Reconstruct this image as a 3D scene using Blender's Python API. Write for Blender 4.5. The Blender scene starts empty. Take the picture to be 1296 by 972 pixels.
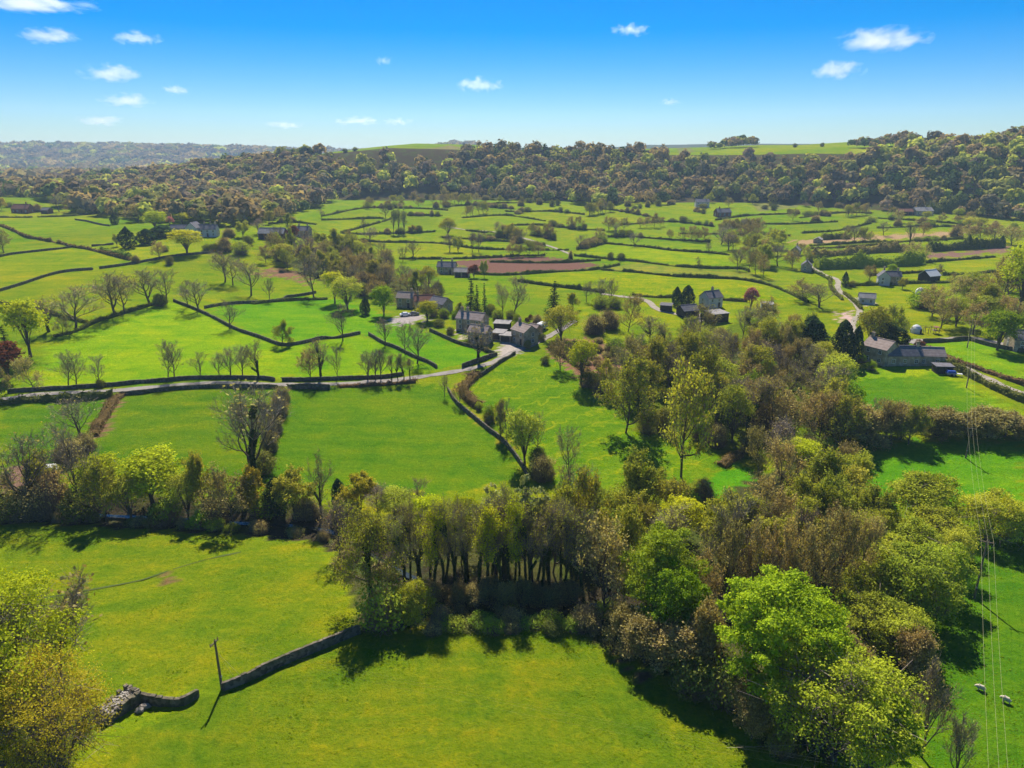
import bpy, math, random
import numpy as np
from mathutils import Vector, noise as mnoise
rad = math.radians
scene = bpy.context.scene
COL = scene.collection

# ------------------------------------------------------------------ camera and terrain
FPX, CX, CY, CAMZ, PITCH = 898.0, 648.0, 486.0, 65.0, rad(17.7)
CP, SP = math.cos(PITCH), math.sin(PITCH)

def sm(a, b, t):
    t = np.clip((np.asarray(t, float) - a) / (b - a), 0, 1)
    return t * t * (3 - 2 * t)

def ip(v, table):
    xs = [p[0] for p in table]; ys = [p[1] for p in table]
    return np.interp(v, xs, ys)

RIVER = [(-400, 150), (-200, 132), (-95, 124), (-52, 120), (-34, 117), (-24, 108), (-14, 99.5), (-6, 97), (4, 95.5), (12, 93),
         (26, 91), (38, 86), (44, 79)]
_rx = np.array([p[0] for p in RIVER], float); _ry = np.array([p[1] for p in RIVER], float)

def river_dist(x, y):
    d = np.full(np.shape(x), 1e9)
    for i in range(len(RIVER) - 1):
        ax, ay, bx, by = _rx[i], _ry[i], _rx[i + 1], _ry[i + 1]
        L2 = (bx - ax) ** 2 + (by - ay) ** 2
        t = np.clip(((x - ax) * (bx - ax) + (y - ay) * (by - ay)) / L2, 0, 1)
        d = np.minimum(d, np.hypot(x - ax - t * (bx - ax), y - ay - t * (by - ay)))
    return d

def HT(x, y):
    x = np.asarray(x, float); y = np.asarray(y, float)
    z = ip(y, [(-200, 3), (30, 2.2), (75, 1.2), (110, 0.0), (135, 0.6), (200, 5.5), (260, 8), (480, 11), (700, 23), (900, 27),
               (1500, 24), (2500, 20), (9000, 20)])
    z = z + 0.8 * np.sin(x / 41 + 1.3) * np.sin(y / 37) * sm(20, 80, y)
    # left hill
    w = 1 - sm(-190, -70, x - 0.10 * (y - 300))
    z = z + w * ip(y, [(0, 0), (190, 0), (300, 5), (430, 12), (500, 10.5), (590, 4), (680, 0), (9000, 0)])
    z = z + 10 * np.exp(-(((x + 470) / 110) ** 2 + ((y - 640) / 80) ** 2))
    # ridge
    xf = ip(x, [(-900, 1150), (-560, 900), (-430, 800), (-236, 745), (0, 735), (240, 700), (400, 600), (560, 500), (900, 380), (4000, 300)])
    rise = ip(x, [(-900, 0), (-640, 0), (-520, 8), (-430, 14), (-300, 33), (-236, 42), (-150, 49), (-60, 47), (0, 40), (140, 40), (240, 42), (330, 44), (420, 44), (560, 52), (900, 56), (4000, 60)])
    z = z + rise * sm(xf, xf + 175, y) + np.clip(rise / 45, 0, 1) * 0.045 * np.clip(y - xf - 175, 0, 260) * (1 - sm(1500, 2300, y))
    # far hills closing the valley on the left
    z = z + 78 * sm(2300, 3100, y) * ip(x, [(-9000, 1.25), (-2300, 1.06), (-1500, 1.0), (-900, 0.8), (-300, .55), (9000, .5)])
    # brook hollow, small folds
    z = z - 1.6 * np.exp(-(river_dist(x, y) / 5.5) ** 2)
    z = z - 3.0 * np.exp(-(((x - 62 - 0.12 * (y - 150)) / 26) ** 2)) * sm(95, 150, y) * (1 - sm(240, 330, y))
    return z

def ray(u, v):
    u = np.asarray(u, float); v = np.asarray(v, float)
    dv = v - CY
    return (u - CX), (CP * FPX - SP * dv), -(SP * FPX + CP * dv)

def G(u, v):
    """ground point (x, y) that the photo shows at pixel (u, v)"""
    dx, dy, dz = ray(u, v)
    dx, dy, dz = dx / dy, 1.0, dz / dy
    ts = np.concatenate([np.linspace(25, 300, 400), np.linspace(302, 1200, 500), np.linspace(1205, 6000, 500)])
    f = CAMZ + dz * ts - HT(dx * ts, ts)
    i = np.argmax(f < 0)
    if f[i] >= 0:
        t = 900.0
        return float(dx * t), t
    a, b = ts[max(i - 1, 0)], ts[i]
    for _ in range(18):
        m = .5 * (a + b)
        if CAMZ + dz * m - HT(dx * m, m) < 0: b = m
        else: a = m
    return float(dx * b), float(b)

def GP(pts): return [G(*p) for p in pts]

def zat(u_top, v_top, y):
    dx, dy, dz = ray(u_top, v_top)
    return float(CAMZ + dz / dy * y)

def pxm(y):
    """metres per photo pixel for something at forward distance y"""
    return (y * CP + (CAMZ - float(HT(0., y)) - 4) * SP) / FPX

def smooth_line(P, step=2.0):
    P = [np.array(p, float) for p in P]
    if len(P) == 2:
        n = max(2, int(np.linalg.norm(P[1] - P[0]) / step)); return [P[0] + (P[1] - P[0]) * i / n for i in range(n + 1)]
    Q = [2 * P[0] - P[1]] + P + [2 * P[-1] - P[-2]]
    out = []
    for i in range(1, len(Q) - 2):
        p0, p1, p2, p3 = Q[i - 1:i + 3]
        n = max(1, int(np.linalg.norm(p2 - p1) / step))
        for k in range(n):
            t = k / n
            out.append(.5 * (2 * p1 + (p2 - p0) * t + (2 * p0 - 5 * p1 + 4 * p2 - p3) * t * t + (3 * p1 - p0 - 3 * p2 + p3) * t ** 3))
    out.append(P[-1])
    return out

def in_poly(x, y, poly):
    r = np.zeros(np.shape(x), bool); n = len(poly)
    for i in range(n):
        x1, y1 = poly[i]; x2, y2 = poly[(i + 1) % n]
        if y1 == y2: continue
        c = ((y1 > y) != (y2 > y)) & (x < (x2 - x1) * (y - y1) / (y2 - y1) + x1)
        r ^= c
    return r

# ------------------------------------------------------------------ mesh helpers
def quad_mesh(name, V, Q, mats=(), mi=None, attrs=None, smooth=False):
    V = np.ascontiguousarray(V, np.float32); Q = np.ascontiguousarray(Q, np.int32)
    me = bpy.data.meshes.new(name)
    me.vertices.add(len(V)); me.vertices.foreach_set('co', V.ravel())
    me.loops.add(Q.size); me.loops.foreach_set('vertex_index', Q.ravel())
    me.polygons.add(len(Q)); me.polygons.foreach_set('loop_start', np.arange(0, Q.size, 4, dtype=np.int32))
    for m in mats: me.materials.append(m)
    if mi is not None: me.polygons.foreach_set('material_index', np.ascontiguousarray(mi, np.int32))
    me.polygons.foreach_set('use_smooth', np.full(len(Q), bool(smooth)))
    for k, a in (attrs or {}).items():
        a = np.asarray(a, np.float32)
        if a.ndim == 1:
            at = me.attributes.new(k, 'FLOAT', 'POINT'); at.data.foreach_set('value', a)
        else:
            at = me.attributes.new(k, 'FLOAT_COLOR', 'POINT')
            at.data.foreach_set('color', np.c_[a, np.ones(len(a))].astype(np.float32).ravel())
    me.update(calc_edges=True)
    return me

class MB:
    """collects quads (and boxes, tubes, cards) for one mesh"""
    def __init__(s): s.V = []; s.Q = []; s.n = 0; s.A = []; s.M = []
    def add(s, V, Q, a=0.5, m=0):
        V = np.asarray(V, float).reshape(-1, 3); Q = np.asarray(Q, int).reshape(-1, 4)
        s.V.append(V); s.Q.append(Q + s.n); s.n += len(V)
        s.A.append(np.broadcast_to(np.asarray(a, float), (len(V),)) if np.ndim(a) == 0 else np.asarray(a, float))
        s.M.append(np.full(len(Q), m, int))
    def tube(s, P, R, k=5, cap=True, m=0, a=.5):
        P = np.asarray(P, float); n = len(P)
        T = np.gradient(P, axis=0); T /= np.linalg.norm(T, axis=1)[:, None] + 1e-9
        ref = np.array([0, 0, 1.]) if abs(T[0][2]) < .9 else np.array([1., 0, 0])
        U = np.cross(T, ref); U /= np.linalg.norm(U, axis=1)[:, None] + 1e-9
        W = np.cross(T, U)
        an = np.arange(k) * 2 * math.pi / k
        R = np.broadcast_to(np.asarray(R, float), (n,))
        V = P[:, None] + R[:, None, None] * (np.cos(an)[None, :, None] * U[:, None] + np.sin(an)[None, :, None] * W[:, None])
        i = np.arange(n - 1)[:, None] * k; j = np.arange(k)[None]; j2 = (j + 1) % k
        Q = np.stack([i + j, i + j2, i + k + j2, i + k + j], -1).reshape(-1, 4)
        s.add(V.reshape(-1, 3), Q, a, m)
    def box(s, c, d, rz=0, m=0, taper=1.0, a=.5):
        x, y, z = np.array(d, float) / 2
        V = np.array([[-x, -y, -z], [x, -y, -z], [x, y, -z], [-x, y, -z], [-x * taper, -y * taper, z], [x * taper, -y * taper, z], [x * taper, y * taper, z], [-x * taper, y * taper, z]])
        cr, sr = math.cos(rz), math.sin(rz)
        V = np.c_[V[:, 0] * cr - V[:, 1] * sr, V[:, 0] * sr + V[:, 1] * cr, V[:, 2]] + np.array(c, float)
        s.add(V, [[0, 3, 2, 1], [4, 5, 6, 7], [0, 1, 5, 4], [1, 2, 6, 5], [2, 3, 7, 6], [3, 0, 4, 7]], a, m)
    def cards(s, P, N, size, rng, asp=1.0, v=None, m=0):
        P = np.asarray(P, float); n = len(P)
        if n == 0: return
        N = N / (np.linalg.norm(N, axis=1)[:, None] + 1e-9)
        r = rng.normal(size=(n, 3)); U = np.cross(N, r); U /= np.linalg.norm(U, axis=1)[:, None] + 1e-9
        W = np.cross(N, U)
        sz = np.broadcast_to(np.asarray(size, float), (n,))[:, None]
        j = lambda: (0.75 + .5 * rng.random((n, 1)))
        U = U * sz * .5; W = W * sz * .5 * asp
        V = np.stack([P - U * j(), P - W * j(), P + U * j(), P + W * j()], 1).reshape(-1, 3)
        Q = np.arange(4 * n).reshape(-1, 4)
        v = rng.random(n) if v is None else v
        s.add(V, Q, np.repeat(v, 4), m)
    def sticks(s, A, B, w, rng, m=0, v=None, wb=None):
        A = np.asarray(A, float); B = np.asarray(B, float); n = len(A)
        if n == 0: return
        d = B - A; U = np.cross(d, rng.normal(size=(n, 3))); U /= np.linalg.norm(U, axis=1)[:, None] + 1e-9
        w = np.broadcast_to(np.asarray(w, float), (n,))[:, None] * .5
        wb = w * .5 if wb is None else np.asarray(wb, float)[:, None] * .5
        V = np.stack([A - U * w, A + U * w, B + U * wb, B - U * wb], 1).reshape(-1, 3)
        s.add(V, np.arange(4 * n).reshape(-1, 4), np.repeat(rng.random(n) if v is None else v, 4), m)
    def mesh(s, name, mats, smooth=False, extra=None):
        V = np.concatenate(s.V) if s.V else np.zeros((0, 3)); Q = np.concatenate(s.Q) if s.Q else np.zeros((0, 4), int)
        at = {'v': np.concatenate(s.A)}
        if extra: at.update(extra)
        return quad_mesh(name, V, Q, mats, np.concatenate(s.M), at, smooth)
    def build(s, name, mats, parent=None, smooth=False, loc=None):
        if not isinstance(mats, (list, tuple)): mats = [mats]
        return link(name, s.mesh(name, mats, smooth), parent, loc)

def link(name, me, parent=None, loc=None):
    o = bpy.data.objects.new(name, me); COL.objects.link(o)
    if parent is not None: o.parent = parent
    if loc is not None: o.location = loc
    return o

def tag(o, label=None, cat=None, group=None, kind=None):
    if label: o['label'] = label
    if cat: o['category'] = cat
    if group: o['group'] = group
    if kind: o['kind'] = kind
    return o

def empty(name, loc=(0, 0, 0), rz=0, **k):
    o = bpy.data.objects.new(name, None); COL.objects.link(o)
    o.location = loc; o.rotation_euler = (0, 0, rz); o.empty_display_size = .3
    return tag(o, **k)

# ------------------------------------------------------------------ materials
def S(r, g, b):
    f = lambda c: ((c / 255 + .055) / 1.055) ** 2.4 if c > 10 else c / 255 / 12.92
    return (f(r), f(g), f(b))

class NT:
    def __init__(s, name):
        s.m = bpy.data.materials.new(name); s.m.use_nodes = True; s.t = s.m.node_tree; s.t.nodes.clear()
        s.out = s.n('ShaderNodeOutputMaterial')
    def n(s, typ, **k):
        nd = s.t.nodes.new(typ)
        for a, b in k.items(): setattr(nd, a, b)
        return nd
    def l(s, a, b): s.t.links.new(a, b)
    def mix(s, f, a, b, mode='MIX'):
        nd = s.n('ShaderNodeMix', data_type='RGBA', blend_type=mode)
        for sock, val in ((nd.inputs[0], f), (nd.inputs[6], a), (nd.inputs[7], b)):
            if hasattr(val, 'is_output'): s.l(val, sock)
            elif isinstance(val, (int, float)): sock.default_value = val
            else: sock.default_value = (*val, 1)
        return nd.outputs[2]
    def noise(s, scale, detail=4, rough=.55, co=None, dist=0):
        nd = s.n('ShaderNodeTexNoise'); nd.inputs['Scale'].default_value = scale; nd.inputs['Detail'].default_value = detail
        nd.inputs['Roughness'].default_value = rough; nd.inputs['Distortion'].default_value = dist
        if co is not None: s.l(co, nd.inputs['Vector'])
        return nd.outputs['Fac']
    def ramp(s, f, a, b, lo=0., hi=1.):
        nd = s.n('ShaderNodeMapRange'); nd.inputs[1].default_value = a; nd.inputs[2].default_value = b
        nd.inputs[3].default_value = lo; nd.inputs[4].default_value = hi; s.l(f, nd.inputs[0]); return nd.outputs[0]
    def math(s, op, a, b=0.):
        nd = s.n('ShaderNodeMath', operation=op)
        for i, v in enumerate((a, b)):
            if hasattr(v, 'is_output'): s.l(v, nd.inputs[i])
            else: nd.inputs[i].default_value = v
        return nd.outputs[0]
    def attr(s, name, col=False):
        nd = s.n('ShaderNodeAttribute', attribute_name=name); return nd.outputs['Color' if col else 'Fac']
    def pos(s): return s.n('ShaderNodeNewGeometry').outputs['Position']
    def bump(s, h, strength=.5, dist=.1):
        nd = s.n('ShaderNodeBump'); nd.inputs['Strength'].default_value = strength; nd.inputs['Distance'].default_value = dist
        s.l(h, nd.inputs['Height']); return nd.outputs[0]
    def pbr(s, col, rough=.9, spec=.2, normal=None, metal=0):
        b = s.n('ShaderNodeBsdfPrincipled')
        if hasattr(col, 'is_output'): s.l(col, b.inputs['Base Color'])
        else: b.inputs['Base Color'].default_value = (*col, 1)
        b.inputs['Roughness'].default_value = rough; b.inputs['Specular IOR Level'].default_value = spec; b.inputs['Metallic'].default_value = metal
        if normal is not None: s.l(normal, b.inputs['Normal'])
        s.l(b.outputs[0], s.out.inputs[0]); return s.m

def foliage_mat(name, c0, c1, transl=.45, tcol=(1.25, 1.15, .5), hue=.018, val=.22):
    t = NT(name)
    c = t.mix(t.attr('v'), c0, c1)
    oi = t.n('ShaderNodeObjectInfo')
    hs = t.n('ShaderNodeHueSaturation'); t.l(c, hs.inputs['Color'])
    t.l(t.ramp(oi.outputs['Random'], 0, 1, .5 - hue, .5 + hue), hs.inputs['Hue'])
    wn = t.n('ShaderNodeTexWhiteNoise', noise_dimensions='1D'); t.l(oi.outputs['Random'], wn.inputs['W'])
    t.l(t.ramp(wn.outputs['Value'], 0, 1, 1 - val, 1 + val), hs.inputs['Value'])
    c = hs.outputs[0]
    d = t.n('ShaderNodeBsdfDiffuse'); t.l(c, d.inputs[0])
    tr = t.n('ShaderNodeBsdfTranslucent'); t.l(t.mix(1.0, c, tcol, 'MULTIPLY'), tr.inputs[0])
    mx = t.n('ShaderNodeMixShader'); mx.inputs[0].default_value = transl
    t.l(d.outputs[0], mx.inputs[1]); t.l(tr.outputs[0], mx.inputs[2]); t.l(mx.outputs[0], t.out.inputs[0])
    return t.m

def plain_mat(name, c0, c1, scale=2.0, rough=.9, bump=0., spec=.2, detail=5):
    t = NT(name); co = t.n('ShaderNodeTexCoord').outputs['Object']
    f = t.noise(scale, detail, .6, co)
    return t.pbr(t.mix(t.ramp(f, .3, .7), c0, c1), rough, spec, t.bump(f, bump, .1) if bump else None)

def stone_mat(name, c0, c1, c2, sc=2.2):
    t = NT(name); co = t.n('ShaderNodeTexCoord').outputs['Object']
    vo = t.n('ShaderNodeTexVoronoi'); vo.inputs['Scale'].default_value = sc; t.l(co, vo.inputs['Vector'])
    c = t.mix(vo.outputs['Color'], c0, c1)
    sp = t.n('ShaderNodeSeparateColor'); t.l(vo.outputs['Color'], sp.inputs[0])
    c = t.mix(sp.outputs[0], c0, c1)
    c = t.mix(t.ramp(t.noise(.6, 4, .6, co), .45, .7), c, c2)
    return t.pbr(c, .95, .15, t.bump(vo.outputs['Distance'], .6, .08))

def roof_mat(name, c0, c1, row=.55):
    t = NT(name); co = t.n('ShaderNodeTexCoord').outputs['Object']
    w = t.n('ShaderNodeTexWave', wave_type='BANDS', bands_direction='Z'); w.inputs['Scale'].default_value = row; w.inputs['Distortion'].default_value = 1.5
    w.inputs['Detail'].default_value = 2; t.l(co, w.inputs['Vector'])
    f = t.noise(1.2, 5, .65, co)
    c = t.mix(t.ramp(f, .3, .72), c0, c1)
    c = t.mix(t.math('MULTIPLY', w.outputs['Fac'], .22), c, (.08, .07, .07))
    return t.pbr(c, .95, .03)

M = {}
# leaves: (darker, lighter) linear
FOL = {
    'green': ((0.121, 0.220, 0.012), (0.347, 0.485, 0.021)),
    'lime': ((0.286, 0.325, 0.013), (0.624, 0.650, 0.026)),
    'olive': ((0.218, 0.250, 0.028), (0.562, 0.562, 0.062)),
    'gold': ((0.281, 0.237, 0.025), (0.582, 0.465, 0.047)),
    'bud': ((0.237, 0.196, 0.074), (0.545, 0.447, 0.157)),
    'shrub': ((0.156, 0.234, 0.026), (0.390, 0.481, 0.048)),
    'dark': ((0.021, 0.050, 0.018), (0.064, 0.110, 0.029)),
    'ivy': ((0.022, 0.047, 0.009), (0.070, 0.117, 0.018)),
    'copper': ((0.084, 0.026, 0.019), (0.204, 0.060, 0.036)),
    'pink': ((0.363, 0.121, 0.132), (0.572, 0.253, 0.253)),
    'pale': ((0.195, 0.247, 0.091), (0.364, 0.390, 0.156)),
    'hedge': ((0.090, 0.113, 0.026), (0.247, 0.256, 0.053)),
    'bramble': ((0.121, 0.077, 0.031), (0.302, 0.192, 0.080)),
    'thorn': ((0.188, 0.235, 0.022), (0.485, 0.524, 0.044)),
    'mixed': ((0.164, 0.209, 0.017), (0.455, 0.506, 0.033)),
    'weep': ((0.381, 0.347, 0.023), (0.700, 0.647, 0.041)),
}
for k, (a, b) in FOL.items():
    M[k] = foliage_mat('leaf_' + k, a, b, transl=.2 if k in ('dark', 'bramble') else .32)
M['twig'] = foliage_mat('twig_grey', (.160, .128, .098), (.340, .275, .210), transl=.0, hue=.02, val=.25)
M['twigb'] = foliage_mat('twig_brown', (.170, .125, .078), (.360, .270, .165), transl=.0, hue=.02, val=.25)
M['bark'] = plain_mat('bark', (.060, .046, .032), (.15, .115, .08), 6, .95, .6)
M['stone'] = stone_mat('field_stone', (.070, .057, .040), (.20, .165, .118), (.075, .08, .03))
M['stone_h'] = stone_mat('house_stone', (.36, .265, .17), (.54, .42, .285), (.26, .20, .135), 1.6)
M['brick'] = stone_mat('red_brick', (.22, .09, .06), (.30, .13, .085), (.17, .08, .06), 3)
M['white'] = plain_mat('white_render', (.46, .45, .42), (.60, .58, .55), 1.2, .85)
M['slate'] = roof_mat('slate_roof', (.11, .105, .112), (.21, .198, .205))
M['stoneroof'] = roof_mat('stone_tile_roof', (.28, .21, .17), (.42, .335, .285))
M['tile'] = roof_mat('red_tile_roof', (.19, .085, .055), (.30, .14, .09))
M['sheet'] = plain_mat('pale_sheet_roof', (.20, .185, .17), (.34, .315, .29), .8, .9, 0, .1)
M['darkwood'] = plain_mat('dark_board', (.025, .02, .016), (.07, .055, .04), 3)
M['wood'] = plain_mat('weathered_wood', (.10, .075, .05), (.22, .17, .12), 5)
M['glass'] = plain_mat('window_glass', (.015, .018, .02), (.03, .035, .04), 1, .08, 0, .8)
M['frame'] = plain_mat('painted_frame', (.62, .61, .58), (.74, .73, .70), 2, .6)
M['metal'] = plain_mat('grey_metal', (.20, .20, .20), (.34, .34, .34), 3, .5, 0, .5)
M['rubber'] = plain_mat('rubber', (.012, .012, .012), (.03, .03, .03), 3)
M['wool'] = plain_mat('wool', (.42, .37, .25), (.58, .52, .38), 8, 1, .6)
M['sheepface'] = plain_mat('sheep_face', (.35, .30, .24), (.5, .45, .36), 5)
M['ceramic'] = plain_mat('insulator', (.20, .11, .07), (.34, .20, .13), 3, .3)
M['wire'] = plain_mat('wire', (.30, .28, .13), (.42, .38, .18), 1, .4, 0, .6)
M['blue'] = plain_mat('blue_sheet', (.02, .06, .32), (.04, .10, .45), 2, .5)
M['canvas'] = plain_mat('white_canvas', (.50, .50, .48), (.62, .62, .60), 2, .8)
M['paintwhite'] = plain_mat('white_car_paint', (.70, .70, .70), (.78, .78, .78), 2, .25, 0, .5)
M['paintgrey'] = plain_mat('grey_car_paint', (.10, .11, .13), (.15, .16, .18), 2, .25, 0, .5)
M['pink_stone'] = plain_mat('pink_paving', (.40, .27, .23), (.58, .44, .38), 2)
# ------------------------------------------------------------------ ground sheet
rng0 = np.random.default_rng(5)
PAST = (.150, .240, .009); YEL = (.210, .320, .008); DEEP = (.085, .225, .008); MIDF = (.190, .285, .009); OLV = (.160, .232, .009)
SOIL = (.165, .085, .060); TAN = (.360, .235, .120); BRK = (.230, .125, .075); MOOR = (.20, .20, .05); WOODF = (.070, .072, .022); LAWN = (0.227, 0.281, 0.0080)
GRAVEL = (.42, .36, .30); DRY = (.27, .22, .06)
# (photo outline of the field, colour, grassiness, stripes: None | ('dir', angle) | ('arc', x, y))
FIELDS = [
    ([(0, 660), (130, 655), (300, 668), (410, 660), (425, 690), (418, 720), (440, 760), (456, 800), (400, 822), (285, 871), (150, 880), (0, 900)], (.170, .245, .009), 1, ('arc', (560, 1500))),
    ([(150, 930), (285, 872), (400, 824), (460, 800), (540, 800), (640, 803), (760, 805), (800, 850), (900, 885), (960, 972), (1000, 1100), (100, 1100)], OLV, 1, ('dir', .35)),
    ([(358, 492), (560, 488), (600, 528), (640, 565), (664, 606), (560, 625), (330, 612), (346, 545)], (.115, .235, .008), 1, None),
    ([(152, 500), (360, 492), (350, 520), (330, 610), (120, 590), (126, 534)], (.135, .240, .009), 1, ('arc', (250, 900))),
    ([(0, 512), (144, 503), (118, 550), (90, 590), (0, 600)], (.105, .225, .010), 1, None),
    ([(40, 494), (68, 430), (147, 400), (220, 382), (330, 428), (384, 434), (330, 478), (141, 487)], (.225, .385, .007), 1, None),
    ([(330, 478), (384, 436), (456, 424), (500, 442), (560, 468), (485, 478)], (.190, .360, .007), 1, None),
    ([(262, 390), (380, 375), (440, 380), (490, 400), (560, 430), (625, 448), (590, 464), (553, 465), (485, 435), (456, 420), (384, 433), (330, 427)], (.125, .310, .008), 1, None),
    ([(600, 470), (665, 445), (720, 460), (775, 500), (800, 545), (880, 560), (920, 585), (860, 620), (770, 640), (690, 610), (640, 540), (606, 510), (594, 488)], (.155, .285, .009), 1, ('dir', 2.22)),
    ([(880, 640), (900, 600), (945, 585), (960, 600), (930, 625), (895, 665)], (.100, .320, .008), 1, None),
    ([(1060, 480), (1190, 470), (1268, 522), (1230, 530), (1090, 525)], (.110, .260, .008), 1, None),
    ([(1060, 480), (1068, 468), (1180, 462), (1196, 468), (1300, 528), (1300, 552), (1270, 523), (1188, 474), (1070, 482)], (.230, .370, .009), 1, None),
    ([(1045, 575), (1090, 560), (1296, 560), (1296, 640), (1120, 640)], (.115, .310, .009), 1, None),
    ([(1180, 972), (1150, 830), (1215, 700), (1296, 665), (1400, 665), (1400, 1100), (1180, 1100)], (.085, .215, .008), 1, None),
    ([(1160, 434), (1230, 430), (1296, 446), (1300, 486), (1218, 461), (1174, 441)], (.160, .330, .009), 1, None),
    # far half
    ([(570, 331), (640, 325), (690, 325), (762, 335), (745, 341), (700, 344), (640, 348), (600, 346)], SOIL, 0, ('dir', 1.35)),
    ([(1004, 304), (1089, 300), (1150, 296), (1219, 293), (1219, 299), (1089, 305), (1010, 310)], TAN, 0, None),
    ([(1167, 328), (1172, 321), (1223, 318), (1280, 311), (1280, 317), (1223, 324)], (.20, .115, .085), 0, None),
    ([(754, 341), (784, 335), (807, 333), (853, 338), (940, 343), (1000, 362), (970, 359), (936, 352), (853, 348)], (0.234, 0.244, 0.0240), 1, None),
    ([(655, 357), (750, 343), (853, 350), (940, 355), (1022, 383), (985, 385), (900, 378), (800, 374)], (0.234, 0.317, 0.0064), 1, ('dir', .25)),
    ([(645, 345), (755, 343), (800, 372), (700, 366), (655, 357)], (0.234, 0.312, 0.0064), 1, None),
    ([(727, 323), (769, 326), (807, 330), (853, 335), (936, 339), (946, 340), (920, 322), (853, 317), (765, 309)], (0.213, 0.322, 0.0064), 1, None),
    ([(950, 255), (1005, 246), (1010, 262), (960, 268)], MOOR, 1, None),
    ([(1180, 262), (1200, 252), (1250, 252), (1262, 262), (1220, 268)], (0.284, 0.270, 0.0240), 1, None),
    ([(428, 197), (468, 190), (510, 195), (470, 204), (440, 204)], (0.227, 0.250, 0.0160), 1, None),
    ([(520, 190), (570, 184), (612, 183), (612, 190), (560, 191)], (.22, .19, .07), 1, None),
    ([(860, 181), (915, 186), (880, 192), (850, 186)], MOOR, 1, None),
    ([(1075, 187), (1130, 189), (1120, 200), (1076, 194)], (0.284, 0.291, 0.0160), 1, None),
    ([(110, 226), (200, 225), (200, 233), (110, 232)], (0.227, 0.229, 0.0160), 1, None),
    ([(264, 200), (310, 200), (306, 205), (266, 205)], (0.284, 0.270, 0.0320), 1, None),
    ([(0, 213), (26, 213), (26, 219), (0, 220)], (0.256, 0.270, 0.0240), 1, None),
    # bracken, scrub and gardens
    ([(318, 348), (345, 338), (385, 345), (392, 362), (368, 352)], BRK, .2, None),
    ([(720, 428), (760, 430), (805, 450), (800, 470), (760, 480), (735, 462)], BRK, .25, None),
    ([(690, 440), (705, 440), (770, 495), (760, 505)], BRK, .2, None),
    ([(593, 470), (603, 473), (590, 492), (612, 514), (600, 512), (582, 496)], BRK, .1, None),
    ([(575, 492), (590, 475), (596, 476), (580, 496), (600, 522), (650, 566), (645, 570), (592, 524)], (0.341, 0.270, 0.0240), 1, None),
    ([(400, 650), (450, 640), (450, 720), (424, 720), (424, 672)], BRK, .4, None),
    ([(126, 534), (141, 500), (156, 500), (136, 540), (110, 575)], BRK, .2, None),
    ([(115, 320), (215, 305), (272, 316), (260, 322), (165, 330)], (0.284, 0.302, 0.0096), 1, None),
    ([(1135, 408), (1165, 402), (1190, 424), (1145, 428)], LAWN, 1, None),
    ([(488, 402), (505, 398), (515, 400), (506, 404), (492, 407)], LAWN, 1, None),
    ([(488, 409), (508, 398), (530, 397), (538, 404), (524, 408), (506, 412)], (.36, .31, .28), 0, None),
    ([(554, 405), (572, 406), (588, 412), (576, 418), (560, 414)], LAWN, 1, None),
    ([(575, 416), (586, 416), (594, 424), (592, 431), (582, 425)], (.45, .36, .30), 0, None),
    ([(626, 427), (640, 430), (668, 441), (655, 447), (640, 452), (630, 456), (626, 447), (634, 441)], GRAVEL, 0, None),
    ([(858, 394), (900, 396), (915, 404), (900, 408), (878, 404)], (.40, .33, .27), 0, None),
    ([(1064, 396), (1078, 393), (1082, 405), (1066, 412)], (.50, .34, .29), 0, None),
    ([(1090, 378), (1104, 376), (1106, 386), (1092, 388)], (.45, .38, .30), 0, None),
    ([(200, 729), (228, 727), (232, 735), (204, 737)], (.21, .11, .06), .1, None),
    ([(760, 806), (800, 845), (830, 860), (815, 868), (770, 825)], (.16, .10, .05), .3, None),
    ([(0, 590), (60, 590), (60, 640), (0, 645)], (.22, .13, .09), .1, None),
]
WOODS_FLOOR = [
    [(425, 690), (500, 650), (740, 650), (900, 640), (960, 600), (1060, 560), (1100, 640), (1180, 700), (1150, 830), (1160, 960), (985, 960), (900, 870), (790, 830), (720, 795), (560, 790), (456, 800)],
    [(775, 500), (860, 430), (960, 400), (1050, 430), (1060, 480), (1090, 525), (1045, 570), (945, 585), (880, 558), (800, 545)],
    [(330, 318), (430, 312), (565, 372), (520, 392), (420, 362), (392, 350)],
    [(0, 620), (420, 640), (410, 662), (300, 668), (130, 655), (0, 660)],
]

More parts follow.
